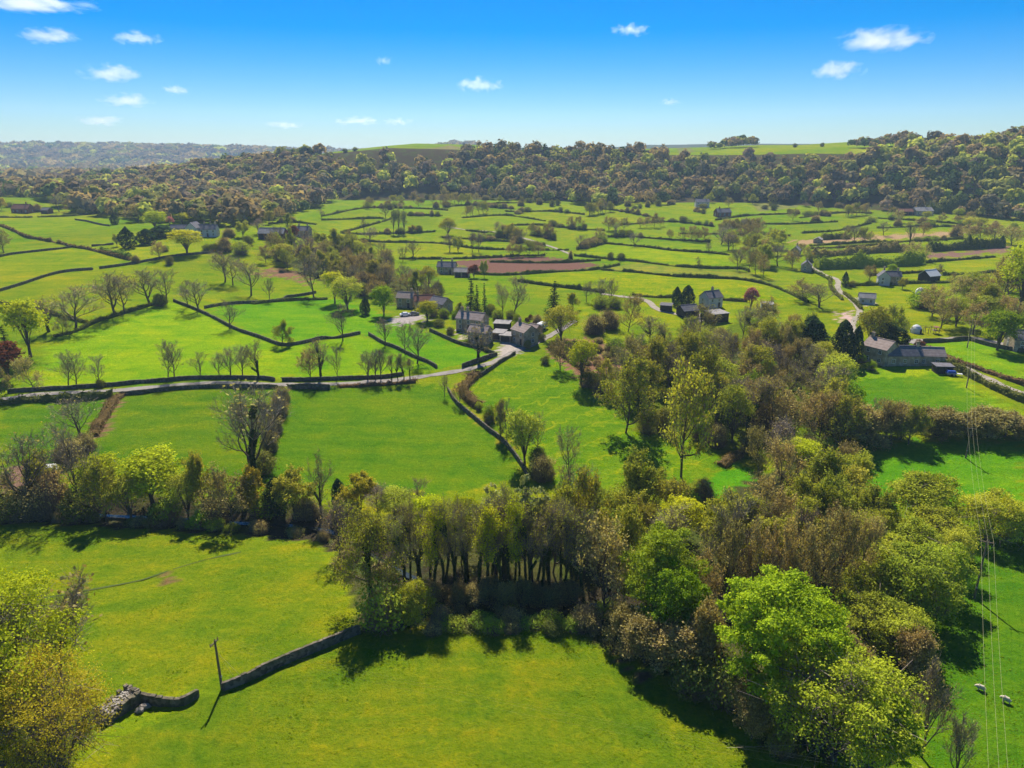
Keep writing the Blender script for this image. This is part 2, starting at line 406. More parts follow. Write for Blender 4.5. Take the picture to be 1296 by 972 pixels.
def build_ground():
    xs = 120 * np.sinh(np.linspace(-4.6, 4.6, 920))
    ya = np.linspace(-120, 40, 60)[:-1]
    yb = 40 + 150 * np.sinh(np.linspace(0, 4.7, 900))
    ys = np.concatenate([ya, yb])
    X, Y = np.meshgrid(xs, ys)
    Z = HT(X, Y)
    # small tussocky relief close by
    nx, ny = X.shape
    rr = rng0.normal(size=X.shape)
    rr = (rr + np.roll(rr, 1, 0) + np.roll(rr, 1, 1) + np.roll(np.roll(rr, 1, 0), 1, 1)) / 2
    Z = Z + .035 * rr * (1 - sm(150, 320, np.abs(Y)))
    n, m = X.shape
    gx, gy = X.ravel(), Y.ravel()
    amp = np.clip(np.hypot(gx, gy) / 160, .5, 3)
    x = gx + amp * (np.sin(gx * .9 + 3 * np.sin(gy * .7)) + .8 * np.sin(gy * 2.1 + gx * .6)); y = gy + amp * (np.sin(gy * .8 + 3 * np.sin(gx * .5)) + .8 * np.sin(gx * 1.7))
    far_ = gy > 600; x = np.where(far_, gx, x); y = np.where(far_, gy, y)
    tint = np.tile(np.array(MIDF), (n * m, 1)); gr = np.ones(n * m); st = np.zeros(n * m); sw = np.zeros(n * m)
    # patchwork of default greens on cells
    cell = (np.floor((x + .25 * y) / 85) * 7 + np.floor((y - .12 * x) / 70) * 13).astype(int) % 5
    g = np.array([[1.0, 1.0, 1.0], [1.12, 1.04, 1], [.88, .97, 1], [1.2, 1.02, 1], [.95, .92, 1.2]])
    tint *= g[cell]
    far = sm(1200, 1700, y); tint = tint * (1 - far[:, None]) + np.array([.075, .085, .030]) * far[:, None]
    for poly, c, gg, s in FIELDS:
        P = GP(poly)
        bx = [p[0] for p in P]; by = [p[1] for p in P]
        k = np.where((x > min(bx)) & (x < max(bx)) & (y > min(by)) & (y < max(by)))[0]
        k = k[in_poly(x[k], y[k], P)]
        tint[k] = c; gr[k] = gg; sw[k] = 0
        if s:
            sw[k] = .22 if s[0] == 'arc' or s[1] == .35 else .85
            if s[0] == 'dir': st[k] = x[k] * math.cos(s[1]) + y[k] * math.sin(s[1])
            else:
                cx, cy = G(s[1][0], 700) if s[1][1] < 1000 else (s[1][0] / 10., -30.)
                st[k] = np.hypot(x[k] - cx, y[k] - cy)
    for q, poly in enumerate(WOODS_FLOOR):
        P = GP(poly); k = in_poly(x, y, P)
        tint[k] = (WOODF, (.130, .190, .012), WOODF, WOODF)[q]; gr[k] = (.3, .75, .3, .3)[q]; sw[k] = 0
    # wooded scarp floor
    xf = ip(x, [(-900, 1150), (-560, 900), (-430, 800), (-236, 745), (0, 735), (240, 700), (400, 600), (560, 500), (900, 380), (4000, 300)])

    k = (y > xf + 5) & (y < xf + 172) & (x > -560); tint[k] = (.07, .055, .03); gr[k] = .3
    d = river_dist(x, y); k = d < 4.2; tint[k] = (.05, .042, .025); gr[k] = .2
    I = np.arange(n * m).reshape(n, m)
    Q = np.stack([I[:-1, :-1], I[:-1, 1:], I[1:, 1:], I[1:, :-1]], -1).reshape(-1, 4)
    green = (tint[:, 1] > tint[:, 0] * 1.1)[:, None]; tint = np.where(green, tint * np.array([1.02, .90, .75]), tint)
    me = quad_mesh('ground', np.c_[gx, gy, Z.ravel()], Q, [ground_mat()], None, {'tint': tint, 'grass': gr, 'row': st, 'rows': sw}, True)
    tag(link('ground', me), kind='structure')

def ground_mat():
    t = NT('pasture_and_soil'); p = t.pos()
    base = t.attr('tint', True); gr = t.attr('grass')
    big = t.noise(.018, 4, .6, p); mid = t.noise(.11, 5, .65, p, .6); fine = t.noise(.9, 6, .7, p); tiny = t.noise(5., 4, .7, p)
    mp = t.n('ShaderNodeMapping'); mp.inputs['Scale'].default_value = (.05, .25, 1); mp.inputs['Rotation'].default_value = (0, 0, .3); t.l(p, mp.inputs[0])
    streak = t.noise(1.0, 5, .6, mp.outputs[0], .4)
    c = t.mix(t.ramp(big, .38, .62, 0, .7), base, t.mix(1, base, (.68, .86, .9), 'MULTIPLY'))
    c = t.mix(t.ramp(mid, .48, .70, 0, .6), c, t.mix(1, c, (1.55, 1.12, .9), 'MULTIPLY'))
    c = t.mix(t.ramp(mid, .48, .30, 0, .85), c, t.mix(1, c, (.58, .80, .9), 'MULTIPLY'))
    c = t.mix(t.ramp(streak, .48, .66, 0, .75), c, t.mix(1, c, (1.45, 1.12, 1.0), 'MULTIPLY'))
    c = t.mix(t.ramp(streak, .48, .32, 0, .6), c, t.mix(1, c, (.62, .82, .9), 'MULTIPLY'))
    c = t.mix(t.ramp(fine, .36, .66, .55, 0), c, t.mix(1, c, (.55, .70, .72), 'MULTIPLY'))
    c = t.mix(t.ramp(fine, .56, .75, 0, .5), c, t.mix(1, c, (1.7, 1.25, 1.1), 'MULTIPLY'))
    tuft = t.noise(2.2, 4, .75, p)
    c = t.mix(t.ramp(tuft, .34, .50, .62, 0), c, t.mix(1, c, (.46, .66, .65), 'MULTIPLY'))
    c = t.mix(t.ramp(tuft, .56, .72, 0, .55), c, t.mix(1, c, (1.6, 1.28, 1.1), 'MULTIPLY'))
    # tramlines and drill rows
    s = t.attr('row'); rw = t.attr('rows')
    wob = t.math('ADD', s, t.math('MULTIPLY', big, 1.2))
    a = t.math('SINE', t.math('MULTIPLY', wob, 2 * math.pi / 6.5)); a = t.ramp(a, .80, 1.0)
    b = t.math('SINE', t.math('MULTIPLY', wob, 2 * math.pi / 1.9)); b = t.ramp(b, -.2, 1.0)
    br = t.ramp(big, .36, .52, .25, 1)
    k1 = t.math('MULTIPLY', t.math('MULTIPLY', a, rw), br)
    k2 = t.math('MULTIPLY', t.math('MULTIPLY', b, rw), .42)
    c = t.mix(t.math('MULTIPLY', k1, .95), c, t.mix(1, c, (1.85, 1.28, 1.2), 'MULTIPLY'))
    c = t.mix(k2, c, t.mix(1, c, (.50, .72, .7), 'MULTIPLY'))
    # bare ground / litter
    soil = t.mix(t.ramp(fine, .3, .7), t.mix(1, base, (.6, .6, .6), 'MULTIPLY'), t.mix(1, base, (1.35, 1.3, 1.25), 'MULTIPLY'))
    soil = t.mix(t.ramp(mid, .50, .62, 0, .5), soil, (.07, .12, .012))
    flat = t.mix(t.ramp(fine, .3, .7), t.mix(1, base, (.8, .8, .8), 'MULTIPLY'), t.mix(1, base, (1.15, 1.15, 1.15), 'MULTIPLY'))
    soil = t.mix(t.ramp(gr, 0.02, .12, 0, 1), flat, soil)
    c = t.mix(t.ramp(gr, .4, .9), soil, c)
    h = t.math('ADD', t.math('MULTIPLY', fine, 1.0), t.math('MULTIPLY', tiny, .5))
    h = t.math('ADD', h, t.math('MULTIPLY', tuft, .7)); nrm = t.bump(h, .8, .4)
    d = t.n('ShaderNodeBsdfDiffuse'); t.l(c, d.inputs[0]); t.l(nrm, d.inputs['Normal'])
    t.l(d.outputs[0], t.out.inputs[0])
    return t.m

def ribbon(name, pts_world, width, mat, z=.10, kind='structure', step=2.0, edge_noise=.15, n_across=5, seed=0, level=None):
    r = np.random.default_rng(seed)
    L = np.array(smooth_line(pts_world, step)); T = np.gradient(L, axis=0); T /= np.linalg.norm(T, axis=1)[:, None] + 1e-9
    Nn = np.c_[-T[:, 1], T[:, 0]]; n = len(L)
    s = np.linspace(-.5, .5, n_across)
    wv = width * (1 + edge_noise * r.normal(size=(n, 1)) * (np.abs(s)[None] > .4))
    P = L[:, None] + Nn[:, None] * (s[None] * wv)[..., None]
    x, y = P[..., 0].ravel(), P[..., 1].ravel()
    if level is None: zz = HT(x, y) + z
    else: zz = np.repeat(HT(L[:, 0], L[:, 1]) + level, n_across)
    I = np.arange(n * n_across).reshape(n, n_across)
    Q = np.stack([I[:-1, :-1], I[:-1, 1:], I[1:, 1:], I[1:, :-1]], -1).reshape(-1, 4)[:, ::-1]
    o = link(name, quad_mesh(name, np.c_[x, y, zz], Q, [mat], None, {'v': np.full(n * n_across, .5)}, True))
    return tag(o, kind=kind)

build_ground()
def road_mat(name, c0, c1):
    t = NT(name); p = t.pos(); f = t.noise(.5, 6, .65, p)
    return t.pbr(t.mix(t.ramp(f, .3, .7), c0, c1), .95, .15, t.bump(t.noise(6, 3, .6, p), .2, .03))
M['road'] = road_mat('lane_surface', (.19, .165, .135), (.31, .275, .235))
M['track'] = road_mat('stony_track', (.22, .185, .13), (.36, .31, .24))
LANE = GP([(0, 506), (23, 502), (64, 498.5), (103, 496.5), (141, 495), (180, 491.5), (211, 489), (244, 486.5), (283, 485), (330, 487), (358, 487), (397, 487), (433, 486), (464, 484), (495, 482),
           (520, 479), (544, 475.5), (567, 472), (592, 467.5), (610, 463), (626, 458), (639, 452), (648, 446.5), (660, 442), (672, 437), (690, 428), (712, 416), (728, 406)])
ribbon('lane', [(LANE[0][0] - 40, LANE[0][1] - 4)] + LANE, 2.5, M['road'], .12)
FARM_TRACK = GP([(762, 372), (790, 376), (810, 378), (822, 383), (828, 389), (838, 394), (850, 396.5), (866, 400), (884, 404)])
ribbon('farm_track', FARM_TRACK, 3.2, M['track'], .14, seed=2)
ribbon('country_lane', GP([(1024, 336), (1033, 342), (1046, 349), (1056, 352), (1061, 357), (1060, 363), (1064, 370), (1074, 377), (1084, 386), (1088, 396), (1080, 408), (1078, 425)]), 2.3, M['track'], .16, seed=3)
ribbon('drive', GP([(1150, 434), (1168, 431.5), (1190, 430.5), (1210, 429), (1232, 428.5), (1260, 434), (1296, 441)]), 4.2, M['road'], .14, seed=4)
ribbon('hedged_track', GP([(1196, 453), (1225, 468), (1259, 484), (1277, 492), (1300, 502), (1330, 515)]), 3.0, M['track'], .12, seed=5)
ribbon('valley_track', GP([(560, 286), (590, 291), (620, 293), (645, 297.5), (671, 304), (702, 314), (722, 322)]), 2.4, M['track'], .2, seed=6)
wt = NT('river_water'); wp = wt.pos()
M['water'] = wt.pbr((.03, .035, .025), .06, .5, wt.bump(wt.noise(1.6, 3, .6, wp), .35, .15))
ribbon('river', [(a, b) for a, b in RIVER], 1.1, M['water'], level=.45, edge_noise=.05)

pm = road_mat('trodden_path', (.05, .085, .015), (.09, .11, .025))
ribbon('footpath', GP([(40, 760), (90, 751), (140, 742), (180, 734), (215, 722), (262, 708), (305, 699)]), .35, pm, .05, seed=9, n_across=3, edge_noise=.35)
def tussocks():
    g = np.random.default_rng(66); n = 260000
    y = 48 + 172 * g.random(n) ** 1.15; x = (g.random(n) * 1.7 - .85) * (y * .95 + 12)
    cl = np.sin(x / 7 + 2 * np.sin(y / 9)) * np.sin(y / 6 + 1.5 * np.sin(x / 11)) + .5 * np.sin(x * .9) * np.sin(y * .8)
    ok = cl + g.normal(size=n) * .55 > .25
    for poly in WOODS_FLOOR + [LANE_P]: ok &= ~in_poly(x, y, GP(poly))
    ok &= river_dist(x, y) > 3
    x, y = x[ok][:30000], y[ok][:30000]; n = len(x); z = HT(x, y)
    a = g.random(n) * 6.283; h = .035 + .075 * g.random(n); w = .07 + .18 * g.random(n); V = []
    for k in range(2):
        ux, uy = np.cos(a + k * 1.6) * w / 2, np.sin(a + k * 1.6) * w / 2; lx, ly = g.normal(size=(2, n)) * .06
        V.append(np.stack([np.c_[x - ux, y - uy, z - .03], np.c_[x + ux, y + uy, z - .03], np.c_[x + ux * .6 + lx, y + uy * .6 + ly, z + h], np.c_[x - ux * .6 + lx, y - uy * .6 + ly, z + h * .9]], 1))
    V = np.concatenate(V).reshape(-1, 3)
    m = foliage_mat('coarse_grass', (.150, .250, .009), (.250, .340, .012), .7, hue=0, val=0)
    o = link('grass', quad_mesh('grass', V, np.arange(len(V)).reshape(-1, 4), [m], None, {'v': np.repeat(np.tile(g.random(n) ** 1.3, 2), 4)})); tag(o, kind='stuff')
LANE_P = [(0, 512), (144, 500), (330, 492), (530, 484), (640, 460), (680, 435), (560, 462), (330, 478), (140, 487), (0, 496)]
tussocks()
# ------------------------------------------------------------------ tree templates (real-size meshes, shared by the copies)
def rot_about(d, ang, az):
    d = d / np.linalg.norm(d); ref = np.array([0, 0, 1.]) if abs(d[2]) < .95 else np.array([1., 0, 0])
    u = np.cross(d, ref); u /= np.linalg.norm(u); v = np.cross(d, u)
    return d * math.cos(ang) + (u * math.cos(az) + v * math.sin(az)) * math.sin(ang)

def skeleton(rng, H, lean=.12, fork=.30, kids=(8, 6, 5), ang=(40, 38, 40), up=.22, lr=(.62, .58, .55), wob=.16, leader=.62, r0=.017):
    """returns polylines [(P, R, level)] and twig sticks [(a, b)]"""
    lines, twigs = [], []
    def grow(p, d, L, r, lev):
        n = 5 if lev < 2 else 3
        P = [p]; R = [r]; q = p
        dd = d
        for i in range(n):
            dd = dd + rng.normal(size=3) * wob * (1 if lev else .5); dd[2] += up * (.6 if lev else 0.3) / n * 3
            dd /= np.linalg.norm(dd); q = q + dd * L / n
            P.append(q); R.append(r * (1 - .72 * (i + 1) / n) + .006)
        P = np.array(P); lines.append((P, np.array(R), lev))
        if lev == len(kids):
            return
        k = kids[lev]
        az0 = rng.random() * 6.28
        for i in range(k):
            t = (fork if lev == 0 else .25) + (1 - (fork if lev == 0 else .25)) * ((i + rng.random()) / k)
            j = min(int(t * n), n - 1); f = t * n - j
            bp = P[j] * (1 - f) + P[j + 1] * f
            tang = P[j + 1] - P[j]
            a = rad(ang[lev]) * (.75 + .5 * rng.random()) * (1.15 - .35 * t)
            nd = rot_about(tang, a, az0 + i * 2.4 + rng.normal() * .4)
            nl = L * lr[lev] * (1.12 - .5 * t if lev == 0 else 1.05 - .45 * t) * (.8 + .4 * rng.random())
            grow(bp, nd, nl, (R[j] * (1 - f) + R[j + 1] * f) * .62, lev + 1)
    grow(np.zeros(3), np.array([rng.normal() * lean * .5, rng.normal() * lean * .5, 1.]), H * leader, H * r0, 0)
    return lines

def fit(parts, H, W):
    """scale a list of MBs so that the tree is H tall and W wide"""
    A = np.concatenate([np.concatenate(p.V) for p in parts if p.V])
    lo, hi = np.percentile(A, 1, axis=0), np.percentile(A, 99.3, axis=0)
    w = max(hi[0] - lo[0], hi[1] - lo[1]); cx, cy_ = (hi[:2] + lo[:2]) / 2 * .6
    for p in parts:
        for V in p.V:
            V[:, 2] *= H / hi[2]; k = np.clip(V[:, 2] / (H * .4), 0, 1)
            V[:, 0] = (V[:, 0] - cx * k) * W / w; V[:, 1] = (V[:, 1] - cy_ * k) * W / w

def bare_tree(seed, H, W, twig='twig', tw=.045, buds=0, bud='bud', ivy=0, bud_size=.35, per=7, ivt=.8, **kw):
    rng = np.random.default_rng(seed)
    L = skeleton(rng, H, **kw); top = max(l[2] for l in L)
    tr, cr, iv = MB(), MB(), MB()
    for P, R, lev in L:
        if lev == 0: tr.tube(np.r_[[P[0] - [0, 0, .4]], P], np.r_[R[0] * 1.5, R], 6)
        elif lev == 1: tr.tube(P, R, 4)
        elif lev < top: cr.sticks(P[:-1], P[1:], np.maximum(R[:-1] * 1.7, tw), rng, wb=np.maximum(R[1:] * 1.7, tw))
        else:
            cr.sticks(P[:-1], P[1:], tw, rng, wb=np.full(len(P) - 1, tw * .8))
        if lev >= top - 1:
            n = per if lev == top else per // 2
            t = rng.random(n) * (len(P) - 1.01); j = t.astype(int); f = (t - j)[:, None]
            A = P[j] * (1 - f) + P[j + 1] * f
            d = (P[j + 1] - P[j]); d /= np.linalg.norm(d, axis=1)[:, None] + 1e-9
            B = A + (d * .8 + rng.normal(size=(n, 3)) * .55 + [0, 0, .25]) * (.35 + .55 * rng.random((n, 1))) * H * .062
            cr.sticks(A, B, tw * .75, rng)
            if buds:
                nb = rng.poisson(buds, n).clip(0, 8); k = np.repeat(np.arange(n), nb)
                if len(k):
                    f = rng.random((len(k), 1)) * .8 + .35
                    C = A[k] * (1 - f) + B[k] * f + rng.normal(size=(len(k), 3)) * .25
                    cr.cards(C, rng.normal(size=(len(k), 3)) + [0, 0, .8], bud_size * (.6 + .8 * rng.random(len(k))), rng, m=1)
    if ivy:
        for P, R, lev in L:
            if lev > 1 or (lev == 1 and rng.random() > .2): continue
            n = int(ivy * (1 if lev == 0 else .22)); t = rng.random(n) ** 1.1 * (len(P) - 1.01) * (ivt if lev == 0 else .5); j = t.astype(int); f = (t - j)[:, None]
            A = P[j] * (1 - f) + P[j + 1] * f; o = rng.normal(size=(n, 3)); o[:, 2] *= .5; o /= np.linalg.norm(o, axis=1)[:, None]
            rr = (.30 * (1 - .5 * t / len(P)) if lev == 0 else .3)[:, None] if lev == 0 else .3
            iv.cards(A + o * rr * (.6 + .7 * rng.random((n, 1))), o + [0, 0, .4], .30, rng)
    parts = [('trunk', tr, ['bark']), ('crown', cr, [twig, bud])] + ([('ivy', iv, ['ivy'])] if ivy else [])
    fit([tr, cr] + ([iv] if ivy else []), H, W)
    return finish(parts)

def finish(parts):
    return [(nm, mb.mesh(nm, [M[k] for k in mats], nm == 'trunk')) for nm, mb, mats in parts if mb.V]

def leafy_tree(seed, H, W, leaf, n_lobe=14, clumps=22, leaves=26, ls=.34, base=.28, flat=.9, limbs=14, spread=.55, gaps=.15, undertwig=0, lobe_r=(.24, .40), top_bias=.2, stem=True, clump_s=.30):
    rng = np.random.default_rng(seed)
    tr, cr = MB(), MB()
    cz = H * (base + 1) / 2; ax = W / 2; az = H * (1 - base) / 2
    lobes = []
    for i in range(n_lobe):
        u = rng.normal(size=3); u /= np.linalg.norm(u)
        if u[2] < -.55: u[2] *= -.6
        r = (lobe_r[0] + (lobe_r[1] - lobe_r[0]) * rng.random()) * min(ax, az * 1.1)
        k = spread + (1 - spread) * rng.random() ** .5
        c = np.array([u[0] * (ax - r) * k, u[1] * (ax - r) * k, cz + (u[2] + top_bias * .3) * (az - r * .9) * k])
        lobes.append((c, r))
    lobes.append((np.array([0, 0, cz + az * .25]), min(ax, az) * .55)); lobes.append((np.array([0, 0, cz - az * .1]), min(ax, az) * .6))
    C = np.array([l[0] for l in lobes]); Rr = np.array([l[1] for l in lobes])
    tint = rng.random(len(lobes))
    for i, (c, r) in enumerate(lobes):
        n = int(clumps * (r / (.32 * ax)) ** 2) + 4
        u = rng.normal(size=(n, 3)); u /= np.linalg.norm(u, axis=1)[:, None]; u[:, 2] = np.where(u[:, 2] < -.5, -u[:, 2], u[:, 2])
        p = c + u * r * (.82 + .28 * rng.random((n, 1))) * [1, 1, flat]
        dd = np.linalg.norm(p[:, None] - C[None], axis=2) / Rr[None]; dd[:, i] = 9
        keep = (dd.min(1) > .72) & (rng.random(n) > gaps) & (p[:, 2] > H * .05)
        p, u = p[keep], u[keep]
        n = len(p)
        if n == 0: continue
        k = np.repeat(np.arange(n), rng.poisson(leaves, n))
        off = rng.normal(size=(len(k), 3)) * clump_s * r * [1, 1, .55]
        N = u[k] * .9 + rng.normal(size=(len(k), 3)) * .75 + [0, 0, .55]
        cv = np.clip(.25 + .5 * tint[i] + .25 * rng.random(n), 0, 1)
        cr.cards(p[k] + off, N, ls * (.55 + .9 * rng.random(len(k))), rng, asp=.8, v=np.clip(cv[k] + rng.normal(size=len(k)) * .22, 0, 1))
    if stem:
        tz = max(H * base * .9, .5); r0 = H * .026
        top = np.array([rng.normal() * .02 * H, rng.normal() * .02 * H, cz + az * .3])
        tr.tube([[0, 0, -.4], [0, 0, 0], [0, 0, tz * .6], top * [.5, .5, .6], top], [r0 * 1.7, r0 * 1.3, r0, r0 * .7, r0 * .2], 7)
        for i in rng.permutation(len(lobes))[:limbs]:
            c, r = lobes[i]; z0 = tz * (.7 + .5 * rng.random()); a = np.array([0, 0, z0])
            mid = (a + c) / 2 + [0, 0, .05 * H]
            tr.tube([a, a * .6 + mid * .4, mid, c], [r0 * .5, r0 * .4, r0 * .28, r0 * .08], 4)
            for q in range(3):
                e = c + rng.normal(size=3) * r * .6; tr.tube([mid, (mid + e) / 2 + [0, 0, .3], e], [r0 * .2, r0 * .13, r0 * .05], 3)
    if undertwig:
        n = undertwig; k = rng.integers(0, len(lobes), n); A = C[k] * [.8, .8, .9] + rng.normal(size=(n, 3)) * Rr[k][:, None] * .4
        B = A + rng.normal(size=(n, 3)) * Rr[k][:, None] * .8; cr.sticks(A, B, .05, rng, m=1)
    # clip below ground
    for V in cr.V: V[:, 2] = np.maximum(V[:, 2], .03)
    fit([cr], H, W)
    return finish([('trunk', tr, ['bark']), ('crown', cr, [leaf, 'twig'])])

def conifer_tree(seed, H, W, leaf='dark', layers=17, ls=.55):
    rng = np.random.default_rng(seed); tr, cr = MB(), MB()
    tr.tube([[0, 0, -.4], [0, 0, H * .5], [0, 0, H * .98]], [H * .018, H * .012, .02], 6)
    for i in range(layers):
        f = (i + .5) / layers; z = H * (.08 + .92 * f); R = W / 2 * (1 - f) ** .8 * (.8 + .35 * rng.random()) + .12
        nb = int(7 + 5 * (1 - f))
        for b in range(nb):
            a = rng.random() * 6.28; RR = R * (.7 + .45 * rng.random()); n = int(16 * (1 - .5 * f) * max(RR / 2, .5)) + 6
            t = rng.random(n) ** .7; d = np.array([math.cos(a), math.sin(a), 0])
            P = np.outer(t * RR, d) + np.c_[np.zeros(n), np.zeros(n), z - .30 * RR * t + rng.normal(size=n) * .12] + rng.normal(size=(n, 3)) * (.14 + .14 * RR * t[:, None]) * [1, 1, .3]
            cr.cards(P, np.tile([0, 0, 1.], (n, 1)) + rng.normal(size=(n, 3)) * .45 + d * .4, ls * (.6 + .7 * rng.random(n)), rng, asp=.6)
            cr.tube([[0, 0, z], d * RR * .9 + [0, 0, z - .28 * RR]], [.05, .015], 3, m=1)
    return finish([('trunk', tr, ['bark']), ('crown', cr, [leaf, 'bark'])])

def dome_tree(seed, H, W, leaf, n=2600, ls=.5, lobes=9, power=1.0):
    """dense clipped-looking evergreens: yew, cypress, holly"""
    rng = np.random.default_rng(seed); tr, cr = MB(), MB()
    tr.tube([[0, 0, -.4], [0, 0, H * .6]], [H * .025, H * .01], 6)
    th = rng.random(n) * 6.283; f = rng.random(n) ** .8
    prof = np.clip(np.sin(np.pi * np.clip(f * .86 + .14, 0, 1)) ** .55 * (1 - f ** 3 * .25), .05, None) ** power
    lob = 1 + .13 * np.sin(th * 3 + f * 5 + seed) + .10 * np.sin(th * 5 - f * 9) + .09 * np.sin(f * 21 + th * 2)
    R = W / 2 * prof * lob * (.80 + .25 * rng.random(n))
    P = np.c_[np.cos(th) * R, np.sin(th) * R, H * (.02 + .96 * f)]
    N = np.c_[np.cos(th), np.sin(th), .5 + f] + rng.normal(size=(n, 3)) * .5
    cr.cards(P, N, ls * (.6 + .8 * rng.random(n)), rng, asp=1.2)
    return finish([('trunk', tr, ['bark']), ('crown', cr, [leaf])])

def bush(seed, H, W, leaf, twigs=700, n_lobe=9, clumps=14, leaves=14, ls=.30, gaps=.2):
    rng = np.random.default_rng(seed); st = MB()
    top = leafy_tree(seed, H, W, leaf, n_lobe, clumps, leaves, ls, base=-.25, limbs=0, spread=.5, gaps=gaps, stem=False, lobe_r=(.34, .55))
    n = twigs; a = rng.random(n) * 6.28; r = np.sqrt(rng.random(n)) * W * .46; z = H * (1 - (r / (W * .5)) ** 2) * (.75 + .4 * rng.random(n))
    B = np.c_[np.cos(a) * r, np.sin(a) * r, z]; A = B * [.72, .72, .45] + rng.normal(size=(n, 3)) * .2; A[:, 2] = np.abs(A[:, 2])
    st.sticks(A, B, .05, rng); k = rng.random((n, 1)) * .3
    st.sticks(A * [.15, .15, 0], A, .10, rng, wb=np.full(n, .06))
    return [('foliage', top[-1][1])] + finish([('stem', st, ['twigb'])])

LIB = {}
def T(kind, fn, variants, H, W, *a, **k):
    LIB[kind] = [(H, W, fn(s, H, W, *a, **k)) for s in variants]

T('bare', bare_tree, (11, 12, 13, 14), 14, 11, twig='twig', tw=.040, per=6, buds=.1, bud='bud', bud_size=.25, kids=(11, 6, 5), ang=(36, 36, 40), up=.30, fork=.20, leader=.7)
T('bareivy', bare_tree, (21, 22), 15, 9, twig='twig', tw=.040, per=5, ivy=1500, buds=.1, bud='bud', kids=(11, 6, 5), ang=(34, 36, 40), up=.3, fork=.25, leader=.7)
T('slim', bare_tree, (31, 32, 33, 34), 19, 5.5, twig='twig', tw=.032, ivy=1300, ivt=.62, buds=.45, bud='olive', bud_size=.2, kids=(13, 6, 5), ang=(30, 34, 38), up=.4, lr=(.36, .6, .55), leader=.82, fork=.38, r0=.011)
T('slimleaf', bare_tree, (35, 36), 19, 6.5, twig='twigb', tw=.032, ivy=700, ivt=.6, buds=1.7, bud='lime', bud_size=.26, kids=(12, 6, 4), ang=(32, 36, 38), up=.35, lr=(.38, .6, .55), leader=.82, fork=.36, r0=.010)
T('bud', bare_tree, (41, 42, 43, 44), 13, 11, twig='twigb', tw=.04, buds=1.0, bud='bud', bud_size=.30, kids=(13, 6, 5), ang=(52, 40, 40), up=.22, fork=.10, leader=.72)
T('olive', bare_tree, (51, 52, 53), 13, 11, twig='twigb', tw=.05, buds=2.8, bud='olive', bud_size=.34, ivy=300, kids=(12, 6, 5), ang=(50, 40, 40), fork=.14, leader=.7)
T('budolive', bare_tree, (55, 56), 13, 11, twig='twigb', tw=.06, buds=1.5, bud='olive', bud_size=.30, kids=(14, 6, 5), ang=(54, 40, 40), fork=.10, leader=.72)
T('brush', bare_tree, (61, 62), 9, 7, twig='twig', tw=.04, buds=.5, bud='bud', bud_size=.12, fork=.08, kids=(12, 6, 5), ang=(34, 30, 34), leader=.55)
T('goldtree', bare_tree, (65, 66), 10, 9, twig='twigb', tw=.05, buds=3.4, bud='gold', bud_size=.30, kids=(11, 6, 5), ang=(48, 40, 40), fork=.15, leader=.7)
T('limetree', leafy_tree, (71, 72), 13, 10, 'lime', n_lobe=16, clumps=26, leaves=20, ls=.36, base=.22, gaps=.25, lobe_r=(.20, .34), undertwig=200)
T('greentree', leafy_tree, (75, 76), 12, 10.5, 'green', n_lobe=18, clumps=28, leaves=22, ls=.36, base=.12, gaps=.12, lobe_r=(.2, .34))
T('olivetree', leafy_tree, (81, 82, 83), 12, 10.5, 'olive', n_lobe=18, clumps=26, leaves=18, ls=.34, base=.12, gaps=.22, lobe_r=(.2, .34), undertwig=500)
T('goldround', leafy_tree, (85,), 11, 11, 'gold', n_lobe=16, clumps=22, leaves=15, ls=.34, base=.2, gaps=.25, lobe_r=(.2, .34), undertwig=400)
T('palewillow', leafy_tree, (87,), 14, 8, 'pale', n_lobe=14, clumps=16, leaves=14, ls=.4, base=.2, gaps=.35, lobe_r=(.2, .32), undertwig=600)
T('conifer', conifer_tree, (91, 92), 17, 7)
T('cypress', dome_tree, (95, 96), 14, 7.5, 'dark', 3400, .55)
T('topiary', dome_tree, (97,), 9, 6.5, 'dark', 1800, .5, 9, 1.5)
T('copper', leafy_tree, (101,), 8, 6.5, 'copper', n_lobe=12, clumps=16, leaves=16, ls=.4, base=.15)
T('blossom', leafy_tree, (103,), 7, 6, 'pink', n_lobe=12, clumps=16, leaves=16, ls=.4, base=.2)
T('bushshrub', bush, (111, 112, 113), 5, 7, 'shrub')
T('bushbud', bush, (115, 116, 119), 5, 7, 'bud', gaps=.3, leaves=16, ls=.2, twigs=1800)
T('bushdark', bush, (117, 118), 5, 6.5, 'hedge', twigs=400)
T('bushlime', bush, (119,), 4.5, 6, 'green', twigs=300)
# big foreground trees of their own
T('sycamore', leafy_tree, (201,), 17, 17, 'green', n_lobe=56, clumps=46, leaves=62, ls=.27, base=.06, gaps=.10, lobe_r=(.11, .20), limbs=26, spread=.74, clump_s=.25)
T('frontgreen', leafy_tree, (203,), 14, 15, 'mixed', n_lobe=50, clumps=40, leaves=44, ls=.21, base=.04, gaps=.24, lobe_r=(.11, .21), limbs=26, spread=.7, undertwig=2600, clump_s=.3)
T('frontlight', leafy_tree, (204,), 12, 9, 'green', n_lobe=34, clumps=36, leaves=44, ls=.22, base=.04, gaps=.2, lobe_r=(.13, .22), limbs=20, spread=.7, clump_s=.28)
T('oaklime', leafy_tree, (205,), 16, 13, 'mixed', n_lobe=50, clumps=42, leaves=50, ls=.22, base=.06, gaps=.12, lobe_r=(.12, .20), limbs=24, spread=.74, clump_s=.25)
T('thorn', leafy_tree, (221, 222, 223), 8, 9, 'thorn', n_lobe=30, clumps=34, leaves=34, ls=.20, base=-.12, gaps=.2, lobe_r=(.14, .24), limbs=14, spread=.66, flat=.75, undertwig=900, clump_s=.32)
